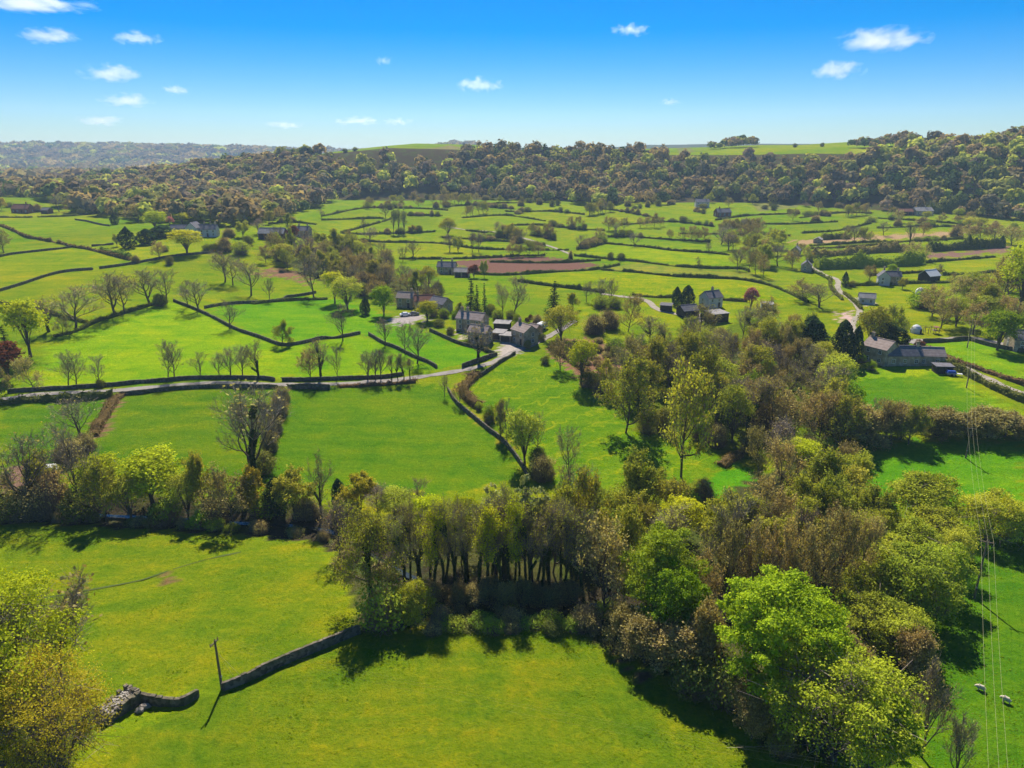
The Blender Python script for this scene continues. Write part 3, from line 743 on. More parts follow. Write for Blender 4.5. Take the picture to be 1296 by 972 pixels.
T('scrubbud', bare_tree, (225, 226), 7, 7.5, twig='twigb', tw=.03, buds=1.4, bud='bud', bud_size=.17, kids=(16, 8, 6), ang=(50, 40, 42), fork=.03, leader=.6, per=9)
T('limefront', leafy_tree, (207,), 18, 16, 'lime', n_lobe=54, clumps=40, leaves=46, ls=.19, base=.06, gaps=.28, lobe_r=(.11, .21), limbs=24, spread=.7, undertwig=2500, clump_s=.32)
T('weepfront', leafy_tree, (209,), 13, 13, 'weep', n_lobe=46, clumps=36, leaves=40, ls=.16, base=.02, gaps=.3, lobe_r=(.12, .22), limbs=22, spread=.66, flat=1.25, undertwig=3000, clump_s=.4)
T('mophead', bare_tree, (211,), 14, 11, twig='twigb', tw=.04, buds=1.8, bud='olive', bud_size=.19, ivy=900, kids=(13, 8, 6), ang=(48, 40, 40), per=8)
T('barefront', bare_tree, (213,), 15, 14, twig='twig', tw=.035, buds=.1, bud='bud', kids=(9, 7, 6), ang=(52, 42, 42), per=8, up=.12)
for H_, W_ in ():
    pass

ORD = ['first', 'second', 'third', 'fourth', 'fifth', 'sixth', 'seventh', 'eighth', 'ninth', 'tenth', 'eleventh', 'twelfth', 'thirteenth', 'fourteenth', 'fifteenth', 'sixteenth', 'seventeenth', 'eighteenth', 'nineteenth', 'twentieth', 'twenty-first', 'twenty-second', 'twenty-third', 'twenty-fourth', 'twenty-fifth', 'twenty-sixth', 'twenty-seventh', 'twenty-eighth', 'twenty-ninth', 'thirtieth', 'thirty-first', 'thirty-second', 'thirty-third', 'thirty-fourth', 'thirty-fifth']
NAMES = {'bare': 'bare_tree', 'bareivy': 'ivy_clad_tree', 'slim': 'slender_tree', 'slimleaf': 'slender_leafing_tree', 'bud': 'budding_tree', 'olive': 'olive_leafed_tree', 'budolive': 'budding_tree', 'brush': 'brushy_tree',
         'goldtree': 'golden_leafed_tree', 'limetree': 'lime_leafed_tree', 'greentree': 'green_tree', 'olivetree': 'olive_leafed_tree', 'goldround': 'golden_leafed_tree', 'palewillow': 'willow_tree', 'conifer': 'conifer_tree', 'cypress': 'cypress_tree', 'topiary': 'yew_tree',
         'copper': 'copper_beech_tree', 'blossom': 'blossom_tree', 'bushshrub': 'shrub', 'bushbud': 'shrub', 'bushdark': 'bush', 'bushlime': 'bush', 'sycamore': 'sycamore_tree', 'frontgreen': 'maple_tree', 'oaklime': 'oak_tree', 'limefront': 'lime_leafed_tree', 'weepfront': 'weeping_tree', 'mophead': 'round_headed_tree', 'frontlight': 'maple_tree', 'thorn': 'hawthorn_tree', 'scrubbud': 'scrub_tree', 'barefront': 'bare_tree'}
CATS = {k: ('shrub' if v in ('shrub',) else 'bush' if v == 'bush' else 'tree') for k, v in NAMES.items()}
_protos = {}
def plant(kind, x, y, h, w, rng, label, group=None, z=None):
    v = rng.integers(0, len(LIB[kind])); H, W, parts = LIB[kind][v]
    z = float(HT(x, y)) if z is None else z
    key = (kind, int(v))
    if key not in _protos:
        o = empty(NAMES[kind]); kids = [link(nm, me, o) for nm, me in parts]; _protos[key] = (o, kids)
    else:
        po, pk = _protos[key]
        o = po.copy(); COL.objects.link(o)
        for k_ in list(o.keys()):
            del o[k_]
        for c in pk:
            d = c.copy(); COL.objects.link(d); d.parent = o
    o.location = (x, y, z - .1); s = w / W * (.92 + .16 * rng.random())
    o.rotation_euler = (rng.normal() * (.06 if kind.startswith('slim') else .035), rng.normal() * (.06 if kind.startswith('slim') else .035), rng.random() * 6.283); o.scale = (s, s, h / H)
    tag(o, label, CATS[kind], group)
    return o
# ------------------------------------------------------------------ planting
KP = {'bare': 'leafless grey tree', 'bareivy': 'leafless tree with ivied trunk', 'slim': 'tall slender dark-trunked tree', 'slimleaf': 'tall slender tree in yellow leaf', 'bud': 'brown budding tree', 'olive': 'olive leafing tree',
      'budolive': 'olive-brown budding tree', 'brush': 'bare brushy tree', 'goldtree': 'orange-gold leafing tree', 'limetree': 'yellow-green leafy tree', 'greentree': 'fresh green leafy tree', 'olivetree': 'dull olive bushy tree', 'goldround': 'round golden tree',
      'palewillow': 'pale green willow', 'conifer': 'dark pointed conifer', 'cypress': 'dense dark evergreen', 'topiary': 'dark cone-shaped yew', 'copper': 'dark red-leaved tree', 'blossom': 'pink blossom tree', 'bushshrub': 'olive-green rounded shrub', 'bushbud': 'brown twiggy shrub',
      'bushdark': 'dark green bush', 'thorn': 'olive-green hawthorn', 'scrubbud': 'brown twiggy scrub tree', 'bushlime': 'bright green bush'}
prng = np.random.default_rng(77)
PLACED = []
LOW = {'thorn', 'scrubbud', 'bushshrub', 'bushbud', 'bushdark', 'bushlime', 'sycamore', 'frontgreen', 'frontlight', 'oaklime', 'olivetree', 'cypress', 'limetree', 'greentree'}
def put(kind, u, v, top, wpx, label, group=None):
    x, y = G(u, v); w = wpx * pxm(y) * .94
    if kind in LOW and y < 260:                    # the photo pixel is the front skirt of the crown: the stem stands half a crown further back
        k = 1 + (.30 * w) / y; x, y = x * k, y * k; w *= 1.03
    z = float(HT(x, y)); h = max(zat(u, top, y) - z, 1.0)
    PLACED.append((x, y, w)); return plant(kind, x, y, h, w, prng, label, group)

def one(kind, u, v, top, w, label): put(kind, u, v, top, w, label)

def cluster(place, rows, group):
    rows = sorted(rows, key=lambda r: r[1]); seen = {}
    for r in rows: seen[r[0]] = seen.get(r[0], 0) + 1
    cnt = {}
    for kind, u, v, top, w in rows:
        cnt[kind] = i = cnt.get(kind, 0) + 1
        tail = '' if seen[kind] == 1 else ', %s from left' % ORD[i - 1]
        put(kind, u, v, top, w, '%s %s%s' % (KP[kind], place, tail), group)

def scatter(place, poly, n, kinds, hr, wr, group, gap=.55, seed=0):
    """single trees filling a piece of woodland, kept apart from each other"""
    r = np.random.default_rng(seed + 900); P = GP(poly); a = np.array(P); lo, hi = a.min(0), a.max(0); k = 0
    for _ in range(n * 60):
        if k >= n: break
        x, y = lo + r.random(2) * (hi - lo)
        if not in_poly(np.array(x), np.array(y), P): continue
        w = wr[0] + (wr[1] - wr[0]) * r.random()
        if any((x - q[0]) ** 2 + (y - q[1]) ** 2 < (gap * (w + q[2]) / 2) ** 2 for q in PLACED): continue
        if river_dist(np.array([x]), np.array([y]))[0] < 3: continue
        kind = kinds[r.integers(0, len(kinds))]; h = (hr[0] + (hr[1] - hr[0]) * r.random()) * (.6 if kind.startswith('bush') else 1)
        PLACED.append((x, y, w)); k += 1
        plant(kind, x, y, h, w, r, '%s %s' % (KP[kind], place), '%ss %s' % (KP[kind], place))

# front corner and the near wood
one('limefront', 5, 965, 757, 215, 'big yellow-green tree filling the front left corner')
one('weepfront', 82, 985, 838, 150, 'weeping olive-yellow tree beside the ruined stone shed')
one('barefront', 78, 880, 738, 130, 'bare spreading tree behind the big yellow-green corner tree')
one('sycamore', 982, 925, 738, 172, 'big round bright green sycamore at the end of the near meadow')
one('frontgreen', 1048, 1000, 826, 178, 'broad leafy green tree at the very front, beside the sheep field')
one('frontlight', 1098, 1010, 880, 90, 'light green tree hugging the front edge of the broad leafy tree')
one('oaklime', 832, 815, 672, 112, 'large dome-shaped yellow-green oak right of the slender wood')
one('frontlight', 842, 838, 716, 84, 'small bright green tree in front of the dome-shaped oak')
one('mophead', 469, 765, 645, 84, 'round-headed bare brown tree at the left end of the slender wood')
one('bushshrub', 489, 803, 738, 80, 'broad dark olive bush where the stone field wall ends')
one('thorn', 527, 798, 733, 52, 'lighter olive hawthorn beside the broad bush at the wall end')
one('bare', 431, 705, 627, 46, 'small pinkish bare tree on the bracken strip by the river')
one('brush', 1166, 958, 835, 48, 'bare brushy tree beside the broad leafy tree and sheep field')
one('brush', 1206, 985, 905, 36, 'low bare sapling at the front of the sheep field')
one('bare', 926, 750, 622, 80, 'tall leafless tree standing behind the sycamore')
one('limetree', 862, 700, 633, 58, 'yellow-green crown behind the dome-shaped oak')
cluster('in the narrow riverside wood', [
    ('scrubbud', 522, 776, 742, 30), ('scrubbud', 542, 771, 737, 35), ('scrubbud', 562, 766, 741, 40), ('scrubbud', 582, 776, 736, 30), ('scrubbud', 602, 771, 740, 35), ('scrubbud', 622, 766, 735, 40), ('scrubbud', 642, 776, 739, 30), ('scrubbud', 662, 771, 734, 35), ('scrubbud', 682, 766, 738, 40), ('scrubbud', 702, 776, 742, 30), ('scrubbud', 722, 771, 737, 35), 
    ('slim', 520, 743, 632, 30), ('slim', 534, 739, 639, 33), ('slim', 549, 735, 646, 36), ('slim', 563, 743, 637, 30), ('slim', 578, 739, 644, 33), ('slim', 593, 735, 635, 36), ('slim', 607, 743, 642, 30), ('slim', 622, 739, 633, 33), ('slim', 636, 735, 640, 36), ('slim', 651, 743, 647, 30), ('slim', 666, 739, 638, 33), ('slim', 680, 735, 645, 36), ('slim', 695, 743, 636, 30), ('slim', 709, 739, 643, 33), ('slim', 724, 735, 634, 36), 
    ('slim', 512, 758, 652, 34), ('slim', 528, 753, 640, 36), ('slimleaf', 547, 761, 640, 48), ('slim', 562, 753, 652, 38), ('slim', 577, 760, 628, 40), ('slim', 590, 751, 640, 36), ('slimleaf', 604, 761, 636, 46),
    ('slim', 617, 755, 628, 38), ('slim', 631, 761, 640, 38), ('slim', 645, 753, 622, 40), ('slimleaf', 657, 759, 628, 44), ('slim', 670, 757, 640, 36), ('slim', 683, 761, 632, 38), ('slim', 696, 753, 642, 40), ('slim', 710, 763, 640, 38),
    ('slim', 724, 758, 650, 40), ('slim', 740, 765, 648, 42), ('palewillow', 628, 735, 612, 56), ('palewillow', 672, 733, 603, 60), ('limetree', 545, 735, 632, 46), ('limetree', 592, 730, 630, 40), ('budolive', 700, 725, 612, 60),
    ('budolive', 740, 725, 590, 62), ('bare', 722, 655, 585, 50), ('bud', 765, 780, 655, 72), ('olive', 790, 770, 650, 60), ('bushbud', 548, 806, 786, 30), ('bushshrub', 573, 802, 781, 34), ('bushdark', 598, 798, 786, 38), ('bushshrub', 623, 806, 781, 30), ('bushbud', 648, 802, 786, 34), ('bushshrub', 673, 798, 781, 38), ('bushdark', 698, 806, 786, 30), ('bushshrub', 723, 802, 781, 34), ('bushbud', 560, 795, 768, 40), ('bushbud', 648, 797, 770, 44), ('bushshrub', 610, 800, 778, 36), ('bushshrub', 696, 800, 775, 40), ('bushbud', 740, 803, 768, 50)], 'trees of the narrow riverside wood')
cluster('under the dome-shaped oak', [('scrubbud', 786, 825, 768, 55), ('scrubbud', 815, 850, 780, 62), ('scrubbud', 858, 868, 790, 66), ('scrubbud', 893, 868, 765, 60), ('bushdark', 872, 890, 830, 60), ('bushdark', 915, 905, 835, 60), ('scrubbud', 938, 918, 855, 50), ('scrubbud', 950, 945, 880, 46), ('bushdark', 985, 965, 910, 50), ('bud', 880, 800, 700, 56)], 'undergrowth below the oak')
cluster('between the sycamore and sheep field', [
    ('thorn', 1085, 838, 760, 92), ('thorn', 1130, 842, 772, 84), ('thorn', 1098, 782, 715, 86), ('thorn', 1152, 795, 703, 100), ('thorn', 1118, 755, 688, 80), ('thorn', 1182, 765, 688, 66), ('thorn', 1140, 728, 662, 84), ('thorn', 1178, 706, 648, 76),
    ('thorn', 1108, 712, 645, 64), ('olivetree', 1200, 735, 672, 42), ('thorn', 1165, 678, 602, 98), ('thorn', 1245, 695, 626, 84), ('thorn', 1290, 690, 638, 60), ('bushlime', 1085, 660, 632, 46), ('scrubbud', 1058, 870, 800, 60), ('bushdark', 1150, 850, 790, 60),
    ('scrubbud', 1150, 862, 800, 40)], 'hawthorn thicket beside the sheep field')
cluster('in the brown copse behind the sycamore', [('bud', 950, 775, 665, 52), ('bud', 976, 775, 652, 52), ('bud', 1002, 772, 655, 54), ('bud', 1028, 768, 650, 56), ('bud', 1054, 764, 652, 56), ('bud', 1078, 752, 650, 52), ('slim', 890, 752, 645, 40), ('bud', 912, 770, 660, 44),
    ('bare', 1010, 735, 640, 56), ('bud', 1050, 725, 640, 56), ('slim', 960, 720, 640, 34)], 'brown copse behind the sycamore')
cluster('on the brook below the farmhouse lawn', [('bud', 985, 650, 562, 66), ('olive', 1032, 648, 568, 70), ('olivetree', 1055, 655, 588, 72), ('limetree', 1008, 604, 556, 44), ('bud', 968, 700, 605, 62), ('olive', 930, 705, 628, 62), ('olive', 1010, 688, 606, 62), ('olive', 1078, 628, 572, 46),
    ('bushbud', 890, 640, 606, 34), ('bushlime', 868, 650, 622, 40), ('bushbud', 855, 640, 610, 40), ('bushshrub', 1040, 575, 553, 30), ('bud', 1058, 615, 560, 50)], 'trees on the brook below the lawn')
cluster('in the tall hedge below the lawn', [('scrubbud', u, 566 - (u - 1070) * .03, 514 + (i % 3) * 5, 54) for i, u in enumerate(range(1075, 1150, 21))] + [('scrubbud', u, 560, 518 + (i % 3) * 5, 54) for i, u in enumerate(range(1185, 1300, 21))] + [('bud', 1128, 563, 508, 46), ('budolive', 1150, 562, 512, 44), ('bare', 1108, 545, 503, 22)], 'tall brown hedge below the lawn')
# river row on the left
cluster('in the river row at the left', [
    ('bare', 38, 656, 552, 86), ('bare', 103, 648, 535, 70), ('bushbud', 70, 660, 598, 70), ('bud', 10, 655, 600, 45), ('limetree', 132, 650, 577, 64), ('budolive', 136, 662, 584, 58), ('limetree', 197, 657, 573, 92), ('olivetree', 168, 664, 602, 52), ('bushdark', 105, 664, 620, 50),
    ('olivetree', 240, 664, 598, 46), ('olive', 262, 650, 572, 38), ('bud', 296, 668, 590, 66), ('goldtree', 322, 655, 592, 44), ('bareivy', 324, 612, 488, 76), ('cypress', 350, 657, 603, 28), ('olive', 374, 652, 598, 52), ('bareivy', 407, 657, 576, 36), ('cypress', 431, 645, 604, 18),
    ('goldtree', 456, 648, 600, 48), ('bare', 481, 660, 610, 40), ('olivetree', 501, 665, 618, 44), ('bushshrub', 335, 662, 628, 50), ('bushbud', 388, 664, 630, 44), ('bushshrub', 215, 668, 630, 44), ('bushbud', 270, 670, 632, 50), ('bushbud', 40, 662, 615, 60), ('bushshrub', 440, 668, 632, 40), ('bare', 530, 650, 606, 40),
    ('bushdark', 12, 664, 625, 50), ('olive', 60, 640, 575, 40), ('bushlime', 255, 672, 645, 26)], 'trees of the river row at the left')
cluster('in the thicket hedge between river meadows', [('bushbud', 358, 512, 488, 26), ('bushbud', 354, 532, 500, 30), ('bushbud', 348, 552, 525, 26), ('bushbud', 342, 575, 545, 28), ('bushdark', 334, 604, 570, 34), ('bare', 350, 540, 494, 38), ('brush', 338, 575, 510, 36), ('bare', 318, 600, 500, 60)], 'thicket hedge between the meadows')
cluster('near the brown bank by the lane', [('bare', 103, 556, 500, 50), ('bushbud', 108, 575, 548, 36), ('bushbud', 88, 590, 555, 44), ('bushdark', 128, 491, 480, 14)], 'growth on the brown bank')
# rows above the lane
cluster('in the row along the lane', [
    ('bare', 87, 491, 445, 38), ('bare', 97, 490, 446, 30), ('bare', 125, 489, 450, 30), ('bare', 213, 481, 431, 30), ('bare', 221, 480, 432, 28), ('bare', 254, 478, 445, 28), ('bare', 277, 478, 446, 24), ('bare', 291, 478, 440, 32), ('bare', 308, 478, 436, 24), ('bareivy', 327, 480, 430, 36),
    ('bud', 393, 480, 441, 32), ('bareivy', 407, 480, 428, 32), ('bare', 427, 480, 438, 24), ('bare', 465, 481, 445, 30), ('bare', 476, 481, 442, 24), ('bare', 483, 480, 440, 28), ('slim', 496, 482, 448, 13), ('slim', 504, 482, 447, 13), ('slim', 511, 482, 450, 13), ('slim', 519, 481, 452, 14)], 'bare trees along the lane')
cluster('on the walls above the lane', [
    ('bare', 434, 431, 384, 40), ('bare', 487, 437, 402, 26), ('bare', 513, 449, 407, 28), ('bare', 528, 460, 414, 36), ('bareivy', 606, 458, 412, 38), ('olive', 358, 437, 406, 26), ('bare', 563, 502, 474, 12), ('bud', 581, 512, 482, 18), ('bare', 291, 416, 380, 36)], 'field trees above the lane')
one('limetree', 40, 457, 381, 56, 'tall yellow tree beside a dark conifer at the left edge')
one('conifer', 12, 457, 412, 24, 'dark conifer beside the tall yellow tree at the left')
one('copper', 12, 480, 434, 46, 'dark reddish tree under the conifer at the left edge')
one('bud', 44, 494, 450, 40, 'brown budding tree below the tall yellow tree by the lane')
one('bud', 2, 498, 462, 30, 'brown tree on the lane wall at the left edge')
cluster('on the left hill pastures', [('bare', 146, 400, 343, 50), ('bare', 158, 397, 350, 40), ('bare', 190, 386, 339, 46), ('bare', 211, 383, 341, 40), ('bare', 238, 389, 354, 30), ('bare', 252, 394, 354, 36), ('bare', 96, 417, 362, 56), ('bare', 285, 357, 316, 38), ('bare', 295, 361, 324, 32), ('bare', 318, 374, 330, 42), ('bare', 342, 381, 352, 16),
    ('bareivy', 62, 420, 378, 36), ('bud', 5, 320, 290, 30), ('bushdark', 203, 387, 372, 22), ('bud', 80, 425, 400, 24)], 'bare trees of the left hill')
one('topiary', 145, 284, 270, 12, 'small dark cone bush on the hillside wall')
one('topiary', 162, 314, 286, 22, 'big dark cone-shaped yew on the garden lawn')
one('cypress', 186, 309, 289, 24, 'dark evergreen mound between the yew and white cottage')
one('cypress', 206, 300, 284, 30, 'broad dark evergreen below the pink blossom tree')
one('limetree', 237, 322, 291, 40, 'round yellow-green tree in front of the white cottage')
one('limetree', 197, 292, 267, 30, 'yellow-green tree left of the pink blossom tree')
one('limetree', 231, 284, 269, 22, 'yellow-green tree right of the pink blossom tree')
one('blossom', 215, 287, 274, 11, 'pink blossom tree above the white cottage garden')
one('bud', 175, 280, 257, 34, 'broad brown tree at the top of the cottage field')
one('bud', 202, 328, 305, 22, 'small brown spreading tree on the cottage lawn')
one('olive', 148, 312, 296, 10, 'slim pale tree left of the big yew')
cluster('in the white cottage garden', [('bushdark', 271, 318, 308, 14), ('bushbud', 285, 318, 300, 24), ('bushshrub', 262, 317, 308, 14), ('bushbud', 172, 333, 323, 14), ('bushshrub', 305, 322, 305, 24), ('bushdark', 314, 310, 298, 16), ('bushbud', 290, 300, 288, 22), ('olive', 308, 300, 280, 18), ('bare', 328, 296, 276, 20), ('bushdark', 215, 335, 324, 14),
    ('bushlime', 210, 318, 310, 12)], 'shrubs of the cottage garden')
cluster('around the red bungalow on the hill', [('bushdark', 27, 250, 242, 12), ('bushdark', 12, 262, 256, 12), ('bare', 75, 268, 246, 22), ('bushbud', 48, 268, 258, 14), ('bare', 103, 268, 246, 14), ('bud', 90, 268, 252, 22), ('bushdark', 104, 272, 264, 12), ('bud', 120, 270, 253, 22), ('goldtree', 2, 266, 250, 14)], 'growth around the bungalow')
# centre belt and village
one('bare', 397, 376, 320, 46, 'big brown bare tree at the left end of the belt wood')
one('limetree', 424, 384, 344, 32, 'yellow-green tree in front of the belt wood')
one('olivetree', 440, 392, 350, 40, 'olive tree next to the yellow-green one before the belt wood')
one('greentree', 486, 399, 362, 31, 'round fresh green tree beside the village drive')
one('limetree', 541, 409, 381, 32, 'yellow-green tree before the village cottages')
one('copper', 373, 306, 285, 15, 'dark red tree beside the hilltop farm')
one('cypress', 462, 398, 376, 13, 'small dark evergreen left of the round green tree')
one('conifer', 596, 404, 351, 22, 'tall dark conifer behind the chimneyed stone house')
one('conifer', 605, 402, 360, 15, 'narrow conifer between two others behind the stone house')
one('conifer', 614, 404, 357, 13, 'slim conifer right of the tall one behind the house')
one('bare', 650, 402, 349, 44, 'wide bare tree behind the flat-roofed shed')
one('bare', 636, 402, 358, 20, 'narrow bare tree beside the conifers in the village')
one('conifer', 700, 398, 355, 26, 'lone dark conifer in the field behind the village')
one('olivetree', 710, 434, 386, 42, 'dark olive round tree at the right end of the village')
one('bud', 709, 468, 426, 36, 'small brown tree on a leaning trunk below the village')
one('limetree', 735, 490, 430, 36, 'yellow-green tree at the corner of the sloping field')
one('limetree', 654, 416, 397, 12, 'small bright tree beside the square stone house')
one('bud', 795, 420, 372, 34, 'tall brown tree below the farm track')
one('bareivy', 822, 434, 401, 30, 'bare ivied tree on the meadow below the farm')
one('cypress', 856, 387, 362, 12, 'narrow dark evergreen left of its broader twin at the farm')
one('cypress', 869, 389, 360, 20, 'broad dark evergreen beside the farm sheds')
one('blossom', 950, 394, 364, 18, 'pink blossom tree right of the farm')
one('copper', 600, 352, 335, 15, 'copper beech beside the house at the brown field')
one('olive', 613, 352, 330, 11, 'slim yellow-green tree at the corner of the brown field')
cluster('in the village gardens', [('bushdark', 556, 414, 404, 18), ('bushdark', 570, 424, 414, 12), ('bushlime', 576, 403, 393, 12), ('bushshrub', 562, 403, 390, 16), ('olive', 582, 400, 382, 14), ('bushdark', 605, 405, 392, 18), ('bushshrub', 630, 405, 392, 18), ('bushshrub', 646, 404, 392, 14), ('bushdark', 668, 442, 430, 10), ('bushbud', 680, 412, 398, 16),
    ('copper', 672, 408, 398, 8), ('bushdark', 548, 402, 390, 16), ('palewillow', 580, 398, 386, 10), ('bushdark', 686, 432, 422, 12), ('copper', 667, 410, 402, 7), ('bushdark', 620, 398, 384, 16), ('bushbud', 616, 446, 438, 9), ('bushshrub', 590, 436, 429, 12)], 'village garden shrubs')
cluster('on the rough ground right of the village', [('bushbud', 752, 425, 398, 36), ('bushbud', 770, 418, 392, 34), ('bushlime', 806, 448, 426, 26), ('bushlime', 848, 452, 430, 34), ('bushshrub', 780, 450, 428, 34), ('bushdark', 778, 456, 438, 18), ('bushshrub', 832, 446, 424, 30), ('bushlime', 750, 410, 396, 18), ('budolive', 875, 446, 402, 42), ('bushshrub', 862, 450, 430, 22),
    ('bushdark', 690, 462, 450, 14), ('bushdark', 745, 492, 470, 30), ('bushbud', 762, 500, 475, 26), ('bare', 760, 385, 352, 24), ('bare', 742, 382, 355, 16), ('olive', 725, 392, 370, 18), ('bare', 772, 385, 352, 20), ('bushshrub', 760, 390, 374, 26), ('bushshrub', 778, 390, 376, 22)], 'scrub right of the village')
cluster('on the wall beside the sloping field', [('bushshrub', 620, 535, 512, 20), ('bushdark', 617, 538, 522, 14), ('olive', 634, 552, 505, 22), ('bare', 641, 560, 505, 26), ('olivetree', 664, 592, 520, 48), ('bare', 720, 612, 540, 36), ('bushdark', 680, 600, 565, 26), ('bare', 680, 575, 520, 24), ('bushbud', 688, 612, 575, 40), ('bare', 738, 640, 590, 44), ('bushshrub', 606, 520, 508, 10)], 'growth on the wall beside the sloping field')
# brook wood
cluster('at the edge of the brook wood', [('budolive', 792, 548, 454, 74), ('budolive', 770, 500, 455, 30), ('budolive', 862, 604, 460, 80), ('budolive', 893, 530, 438, 64), ('olivetree', 926, 566, 486, 52), ('bushlime', 952, 520, 470, 36), ('bud', 976, 548, 476, 48), ('bud', 905, 505, 446, 40), ('bushdark', 818, 552, 515, 34), ('bushdark', 838, 550, 515, 30), ('olive', 822, 515, 460, 40),
    ('bushshrub', 885, 560, 525, 34), ('bushbud', 905, 568, 535, 34), ('bushdark', 945, 575, 545, 30), ('bare', 985, 595, 528, 52), ('bud', 1005, 560, 492, 60), ('bud', 1036, 566, 498, 60), ('budolive', 1062, 568, 500, 56), ('bud', 960, 606, 540, 44), ('bushbud', 1020, 588, 550, 44)], 'brook wood edge trees')
one('cypress', 1026, 462, 399, 44, 'largest dark evergreen of the group left of the gabled farmhouse')
one('cypress', 1066, 463, 404, 30, 'middle dark evergreen left of the gabled farmhouse')
one('cypress', 1080, 460, 411, 17, 'narrow dark evergreen nearest the gabled farmhouse')
one('cypress', 1122, 449, 407, 46, 'broad dark yew right behind the gabled farmhouse')
one('olivetree', 1100, 448, 388, 44, 'olive tree behind the gabled farmhouse')
one('budolive', 1128, 440, 386, 40, 'brown-green tree behind the farmhouse yew')
one('greentree', 1261, 447, 393, 46, 'round bright green tree by the house at the right edge')
one('bushlime', 1090, 460, 448, 16, 'yellow-green bush at the farmhouse garden end')
one('bushlime', 1102, 470, 456, 14, 'low yellow bush before the farmhouse gable')
one('copper', 1163, 446, 430, 13, 'small red-leaved tree behind the farmhouse barn')
one('conifer', 1147, 446, 428, 13, 'small dark conifer between farmhouse and red-leaved tree')
one('bushshrub', 1192, 464, 453, 12, 'green bush above the dark shed')
scatter('in the brook wood', [(785, 490), (850, 452), (905, 430), (965, 422), (1015, 428), (1060, 480), (1090, 530), (1050, 560), (960, 560), (905, 540), (860, 500), (800, 520)], 84, ['bud', 'budolive', 'bud', 'olive', 'bare', 'bare', 'slim', 'bushshrub', 'bushbud', 'olivetree', 'bushlime'], (9, 15), (6, 10), 'brook wood', .36, 1)
scatter('in the belt wood above the village', [(335, 335), (350, 312), (430, 312), (480, 325), (560, 372), (555, 388), (515, 385), (450, 384), (420, 362), (395, 345)], 80, ['bud', 'bud', 'bare', 'bud', 'bare', 'budolive', 'olive', 'bushdark', 'olivetree', 'bushbud'], (8, 13), (6, 9.5), 'belt wood', .36, 2)
scatter('in the copse at the right edge', [(1150, 425), (1150, 392), (1205, 372), (1296, 365), (1330, 390), (1330, 425), (1240, 425), (1195, 422)], 20, ['bud', 'bud', 'budolive', 'olive', 'olivetree', 'bushlime', 'bushshrub'], (9, 13), (9, 13), 'right copse', .5, 3)
scatter('in the wood beyond the farm fields', [(905, 300), (960, 290), (1000, 330), (1050, 392), (1020, 392), (985, 366), (945, 345), (925, 325)], 26, ['bud', 'bud', 'bare', 'budolive', 'olive', 'bushbud', 'bushshrub'], (9, 14), (9, 13), 'wood beyond the farm', .5, 4)
one('limetree', 1288, 398, 306, 62, 'large yellow-green tree cut by the right edge')
one('bud', 1268, 385, 318, 50, 'brown tree before the large yellow-green edge tree')
cluster('on the middle valley hedges', [
    ('bud', 758, 307, 287, 15), ('bare', 781, 300, 283, 14), ('bare', 734, 315, 297, 16), ('bare', 745, 312, 301, 11), ('bare', 803, 312, 294, 18), ('bare', 897, 321, 307, 10), ('bare', 883, 340, 325, 11), ('bare', 933, 342, 315, 20), ('bare', 947, 345, 314, 19), ('bud', 956, 347, 317, 18), ('bud', 966, 351, 320, 17), ('bud', 882, 306, 289, 13), ('bud', 891, 307, 287, 17), ('bushbud', 722, 330, 317, 9),
    ('bare', 488, 276, 262, 13), ('bare', 461, 294, 275, 13), ('bare', 469, 307, 287, 24), ('bare', 569, 319, 296, 19), ('olive', 580, 319, 299, 15), ('bare', 598, 319, 293, 15), ('bare', 606, 319, 293, 14), ('bare', 523, 327, 305, 20), ('bare', 510, 331, 312, 15), ('bare', 407, 276, 264, 13), ('olivetree', 567, 298, 276, 24), ('olive', 365, 290, 270, 15),
    ('palewillow', 498, 296, 262, 9), ('palewillow', 505, 296, 261, 10), ('palewillow', 512, 296, 263, 9), ('goldtree', 523, 295, 285, 12)], 'hedgerow trees of the middle valley')
cluster('on the right valley hedges', [('bare', 1118, 298, 280, 15), ('bareivy', 1151, 311, 280, 17), ('bud', 1168, 298, 280, 19), ('bud', 1191, 283, 269, 17), ('bud', 1157, 330, 306, 34), ('greentree', 1128, 350, 334, 13), ('bud', 1100, 355, 335, 18), ('bare', 1187, 354, 333, 11), ('topiary', 1069, 363, 343, 10), ('olivetree', 989, 308, 296, 13), ('bare', 1061, 322, 306, 12), ('bud', 1225, 304, 284, 26),
    ('bud', 1240, 304, 280, 28), ('bud', 1258, 306, 282, 28), ('bud', 1280, 310, 286, 34), ('bushdark', 1078, 363, 355, 12), ('bare', 1070, 298, 284, 12), ('bare', 1084, 298, 286, 14), ('olive', 1142, 366, 352, 12), ('bud', 1090, 300, 290, 12), ('bushbud', 1210, 300, 284, 20), ('bud', 1205, 360, 345, 14), ('bud', 1010, 322, 308, 20), ('bud', 1020, 330, 312, 16), ('bushdark', 1026, 332, 322, 12)], 'hedgerow trees of the right valley')
scatter('on the right-hand valley slope', [(1000, 280), (1030, 262), (1100, 262), (1180, 272), (1280, 285), (1340, 290), (1300, 300), (1100, 285)], 26, ['bud', 'bud', 'bushbud', 'bushshrub', 'olivetree'], (7, 11), (6, 10), 'right slope trees', .35, 6)
scatter('in the undergrowth behind the narrow wood', [(520, 715), (560, 680), (700, 660), (850, 650), (900, 690), (880, 750), (800, 745), (740, 730), (640, 722)], 22, ['budolive', 'bushbud', 'bushshrub', 'olive', 'slim'], (8, 13), (6, 9), 'wood undergrowth', .4, 7)
